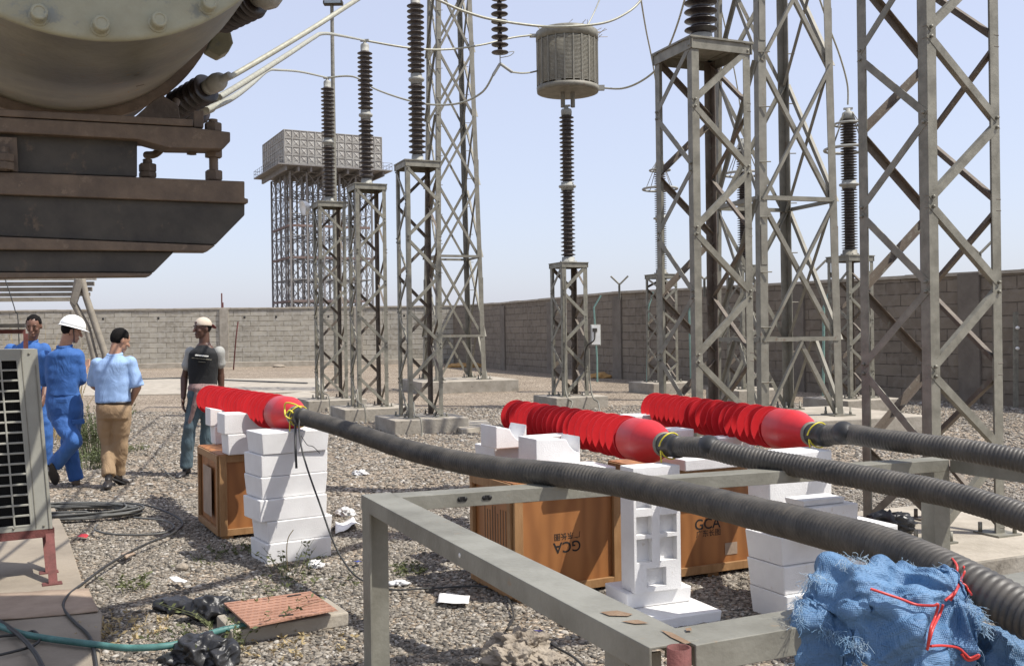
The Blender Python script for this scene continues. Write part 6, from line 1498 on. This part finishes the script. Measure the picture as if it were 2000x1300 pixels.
# ------------------------------------------------------------ blue sheeting tied round cable and beam
tie = P(1838, 1172, 2.93)
root = thing('blue_sheeting', V((tie.x, tie.y, 0)), 'crumpled blue woven plastic sheeting tied round the near cable with red wire', 'plastic sheeting')
def drape(name, nx, ny, size, squeeze, cen, rot, bulk, lift, pins, steps, seed, folds=1.0):
    """a sheet let fall, crumpled, over a bundle: position based dynamics on a grid"""
    rg_ = np.random.default_rng(seed)
    a, b_ = np.meshgrid(np.linspace(-.5, .5, nx), np.linspace(-.5, .5, ny), indexing='ij')
    c_, s_ = math.cos(rot), math.sin(rot)
    X0, Y0 = a*size[0]*squeeze, b_*size[1]*squeeze
    p = np.stack([cen[0]+X0*c_-Y0*s_, cen[1]+X0*s_+Y0*c_, np.full_like(a, cen[2]+lift)], 2)
    for f_, am in ((2.3, .045), (4.5, .030), (10, .010)):
        for k in range(3):
            th = rg_.uniform(0, 3.14); ph = rg_.uniform(0, 6.28); p[..., 2] += am*np.sin(f_*2*math.pi*(a*math.cos(th)+b_*math.sin(th))+ph)
    p += rg_.normal(0, .0015, p.shape); v = np.zeros_like(p); dx, dy = size[0]/(nx-1), size[1]/(ny-1)
    cons = []
    for di, dj in ((1, 0), (0, 1), (1, 1), (1, -1), (2, 0), (0, 2)):
        L = math.hypot(di*dx, dj*dy); k_ = (1, 1, .6, .6, .19, .19)[len(cons)]
        si = slice(0, nx-di); ti = slice(di, nx)
        if dj >= 0: sj = slice(0, ny-dj); tj = slice(dj, ny)
        else: sj = slice(-dj, ny); tj = slice(0, ny+dj)
        cons.append((si, sj, ti, tj, L, k_))
    bc, br = np.array(bulk[0]), np.array(bulk[1])
    A_c, B_c = np.array(P(1690, 1057, 2.92)), np.array(P(2010, 1203, 2.36)); AB = B_c-A_c
    pm = []
    for (pa, pb, rad, tgt, sh_) in pins:
        m_ = ((a-pa)**2*1.0+(b_-pb)**2) < rad**2
        off = np.stack([(a-pa)*size[0]*sh_, np.zeros_like(a), (b_-pb)*size[1]*sh_], 2)[m_]; pm.append((m_, np.array(tgt)+off))
    dt = .02
    for st_ in range(steps):
        v[..., 2] -= 9.8*dt*.5; v *= .93; q_ = p+v*dt
        for it in range(7):
            for si, sj, ti, tj, L, k_ in cons:
                d_ = q_[ti, tj]-q_[si, sj]; ln = np.sqrt((d_**2).sum(2, keepdims=True))+1e-9
                cr_ = d_*(k_*.38*(ln-L)/ln)
                if k_ < .2: cr_ = np.where(ln < L, cr_, 0)
                q_[si, sj] += cr_; q_[ti, tj] -= cr_
            r3 = (q_-bc)/br; rr = np.sqrt((r3**2).sum(2, keepdims=True)); u3 = r3/np.maximum(rr, 1e-6)
            lump = 1+.11*np.sin(5.1*u3[..., :1]+3.3*u3[..., 2:]+1)+.10*np.sin(9.2*u3[..., :1]-6.1*u3[..., 1:2]+2)+.06*np.sin(15*u3[..., :1]+9*u3[..., 2:])
            rr = rr/lump; ins_ = rr < 1
            q_ = np.where(ins_, (bc+r3/np.maximum(rr, 1e-6)*br)*.5+p*.5, q_)
            t_ = np.clip(((q_-A_c)@AB)/(AB@AB), 0, 1)[..., None]; cl = A_c+t_*AB; d_ = q_-cl; ln = np.sqrt((d_**2).sum(2, keepdims=True))+1e-9
            dn = d_.copy(); dn[..., 2] -= .04; dn /= np.sqrt((dn**2).sum(2, keepdims=True))+1e-9
            q_ = np.where(ln < .064, cl+dn*.064, q_)
            for m_, tg in pm:
                w_ = min(1, st_/(steps*.35)); q_[m_] = q_[m_]*(1-.5*w_)+tg*.5*w_
        v = (q_-p)/dt; sp_ = np.sqrt((v**2).sum(2, keepdims=True)); v *= np.minimum(1, 1.5/np.maximum(sp_, 1e-6)); p = p+v*dt if st_ < 3 else q_
    # sharp creases gathered towards the knot
    gx = np.gradient(p, axis=0); gy = np.gradient(p, axis=1); nr = np.cross(gx, gy); nr /= np.sqrt((nr**2).sum(2, keepdims=True))+1e-9
    nr = np.where(nr[..., 2:] < -.2, -nr, nr)
    for i in range(nx):
        for j in range(ny):
            w0 = V(p[i, j])-tieP; th = math.atan2(w0.z*1.3+w0.y*.5, w0.x); r_ = w0.length
            h1 = noise.noise(V((th*3.2+seed, r_*3.5, seed*.7))); h2 = noise.noise(V((th*7+seed+r_*4, r_*7, 2.0))); h3 = noise.noise(V(p[i, j])*22+V((seed, 0, 0)))
            h = (.5-abs(h1)*2.0)*.040+(.4-abs(h2)*1.6)*.018+h3*.006
            p[i, j] += nr[i, j]*h*min(1, r_/.10)*folds
    vs = p.reshape(-1, 3); mb = MB()
    mb.add([V(x) for x in vs], [(i*ny+j, (i+1)*ny+j, (i+1)*ny+j+1, i*ny+j+1) for i in range(nx-1) for j in range(ny-1)], True)
    ob = mb.build(name, M['tarp'], root); so = ob.modifiers.new('thick', 'SOLIDIFY'); so.thickness = .0022
    ss = ob.modifiers.new('fine', 'SUBSURF'); ss.levels = ss.render_levels = 1
    return p
bc_ = P(1742, 1215, 2.47); tieP = P(1846, 1166, 2.43)
blk = ((bc_.x, bc_.y, bc_.z), (.215, .155, .125))
c1 = drape('draped_sheet', 120, 96, (1.20, 1.0), .54, (bc_.x, bc_.y-.02, bc_.z), .35, blk, .20, [(.26, .10, .055, tieP, .25)], 150, 3)
blk2 = ((bc_.x-.02, bc_.y-.02, bc_.z), (.232, .185, .150))
c2 = drape('crumpled_sheet', 92, 74, (.54, .40), .72, (bc_.x-.05, bc_.y-.09, bc_.z), -.4, blk2, .20, [], 60, 8, folds=.62)
bc3 = P(1925, 1190, 2.74); c3_ = drape('draped_sheet', 60, 50, (.46, .42), .6, (bc3.x, bc3.y, bc3.z), .2, ((bc3.x, bc3.y, bc3.z-.02), (.10, .09, .075)), .10, [], 90, 5)
bc4 = P(1955, 1275, 2.50); c4_ = drape('draped_sheet', 60, 56, (.50, .42), .6, (bc4.x, bc4.y, bc4.z), .8, ((bc4.x, bc4.y, bc4.z-.04), (.12, .10, .09)), .10, [(-.3, .3, .08, tieP, .25)], 90, 6)
allc = np.concatenate([x.reshape(-1, 3) for x in (c1, c2, c3_, c4_)])
rel_ = allc-np.array([0, 0, CAM_H]); fwd_ = rel_@np.array(FW); pxs = 1000+F_PX*(rel_@np.array(RT))/fwd_; pys = 650-F_PX*(rel_@np.array(UP))/fwd_
def on_cloth(x, y, off=.006, dflt=2.44):
    m_ = (abs(pxs-x) < 12) & (abs(pys-y) < 12)
    d_ = allc[m_][:, 1].min() if m_.any() else dflt
    return P(x, y, d_-off)
# frayed fringe along the cut edges of the sheets
rg = random.Random(11); mb = MB()
def fringe(p, n_each, L0, keep=1.0, sides='xXyY'):
    nx, ny = p.shape[:2]; E = []
    if 'x' in sides: E += [(p[0, j], p[3, j]) for j in range(ny)]
    if 'X' in sides: E += [(p[nx-1, j], p[nx-4, j]) for j in range(ny)]
    if 'y' in sides: E += [(p[i, 0], p[i, 3]) for i in range(nx)]
    if 'Y' in sides: E += [(p[i, ny-1], p[i, ny-4]) for i in range(nx)]
    for e_, in_ in E:
        e_ = V(e_); o_ = (e_-V(in_)); o_ = o_.normalized() if o_.length > 1e-6 else V((0, -1, 0))
        for k in range(n_each):
            if rg.random() > keep: continue
            q_ = [e_+V((rg.uniform(-1, 1), rg.uniform(-1, 1), 0))*.002]; L = L0*rg.uniform(.4, 1.3); d_ = o_.copy()
            for m_ in range(4):
                d_ = (d_+V((rg.uniform(-1, 1), rg.uniform(-1, 1), rg.uniform(-1.1, .8)))*.55).normalized(); q_.append(q_[-1]+d_*L/4)
            mb.tube(q_, .0005, 3, caps=False)
fringe(c2, 2, .026, .75); fringe(c1, 1, .02, .5); fringe(c3_, 1, .02, .4)
for (x0, y0, x1, y1, n_) in ((1560, 1150, 1600, 1120, 60), (1556, 1165, 1562, 1215, 50), (1600, 1225, 1690, 1262, 130), (1885, 1168, 1935, 1230, 90), (1640, 1096, 1700, 1088, 50)):
    for k in range(n_):
        t_ = rg.random(); p = on_cloth(x0+(x1-x0)*t_+rg.gauss(0, 5), y0+(y1-y0)*t_+rg.gauss(0, 5), .004); q_ = [p]; d_ = V((rg.uniform(-1, .4), rg.uniform(-1, 0), rg.uniform(-1, .6))).normalized()
        for m_ in range(4):
            d_ = (d_+V((rg.uniform(-1, 1), rg.uniform(-1, .3), rg.uniform(-1, .8)))*.6).normalized(); q_.append(q_[-1]+d_*rg.uniform(.004, .010))
        mb.tube(spline(q_, 2), .00055, 3, caps=False)
o = mb.build('frayed_threads', M['fray'], root); o['kind'] = 'stuff'
# red tie wires
def rw(pts, lab):
    mb = MB(); mb.tube(spline(pts, 8), .0032, 7); o = mb.build('red_tie_wire', M['red_wire'], root); return o
oc = on_cloth
rw([P(1856, 1086, 2.56), P(1869, 1105, 2.485), P(1867, 1130, 2.47), P(1874, 1140, 2.455), oc(1862, 1158), oc(1846, 1172)], '')
rw([P(1868, 1088, 2.56), P(1884, 1110, 2.485), P(1878, 1128, 2.47), P(1872, 1138, 2.455), oc(1868, 1152), oc(1856, 1172)], '')
rw([P(1862, 1137, 2.45), P(1868, 1133, 2.45), P(1878, 1135, 2.45), P(1874, 1142, 2.45), P(1864, 1141, 2.45)], '')
rw([P(1874, 1138, 2.455), P(1885, 1142, 2.45), P(1892, 1153, 2.44), oc(1897, 1160)], '')
rw([oc(1700, 1149), oc(1730, 1159), oc(1760, 1169), oc(1790, 1180), oc(1822, 1182), oc(1832, 1180), oc(1826, 1205), oc(1818, 1225), oc(1812, 1262)], '')
rw([oc(1842, 1180), oc(1835, 1200), oc(1824, 1222), oc(1818, 1240), oc(1811, 1268)], '')
rw([oc(1818, 1261), oc(1840, 1260), oc(1870, 1264), oc(1885, 1276), oc(1895, 1284), oc(1911, 1278), oc(1908, 1284), oc(1890, 1288), oc(1878, 1276)], '')
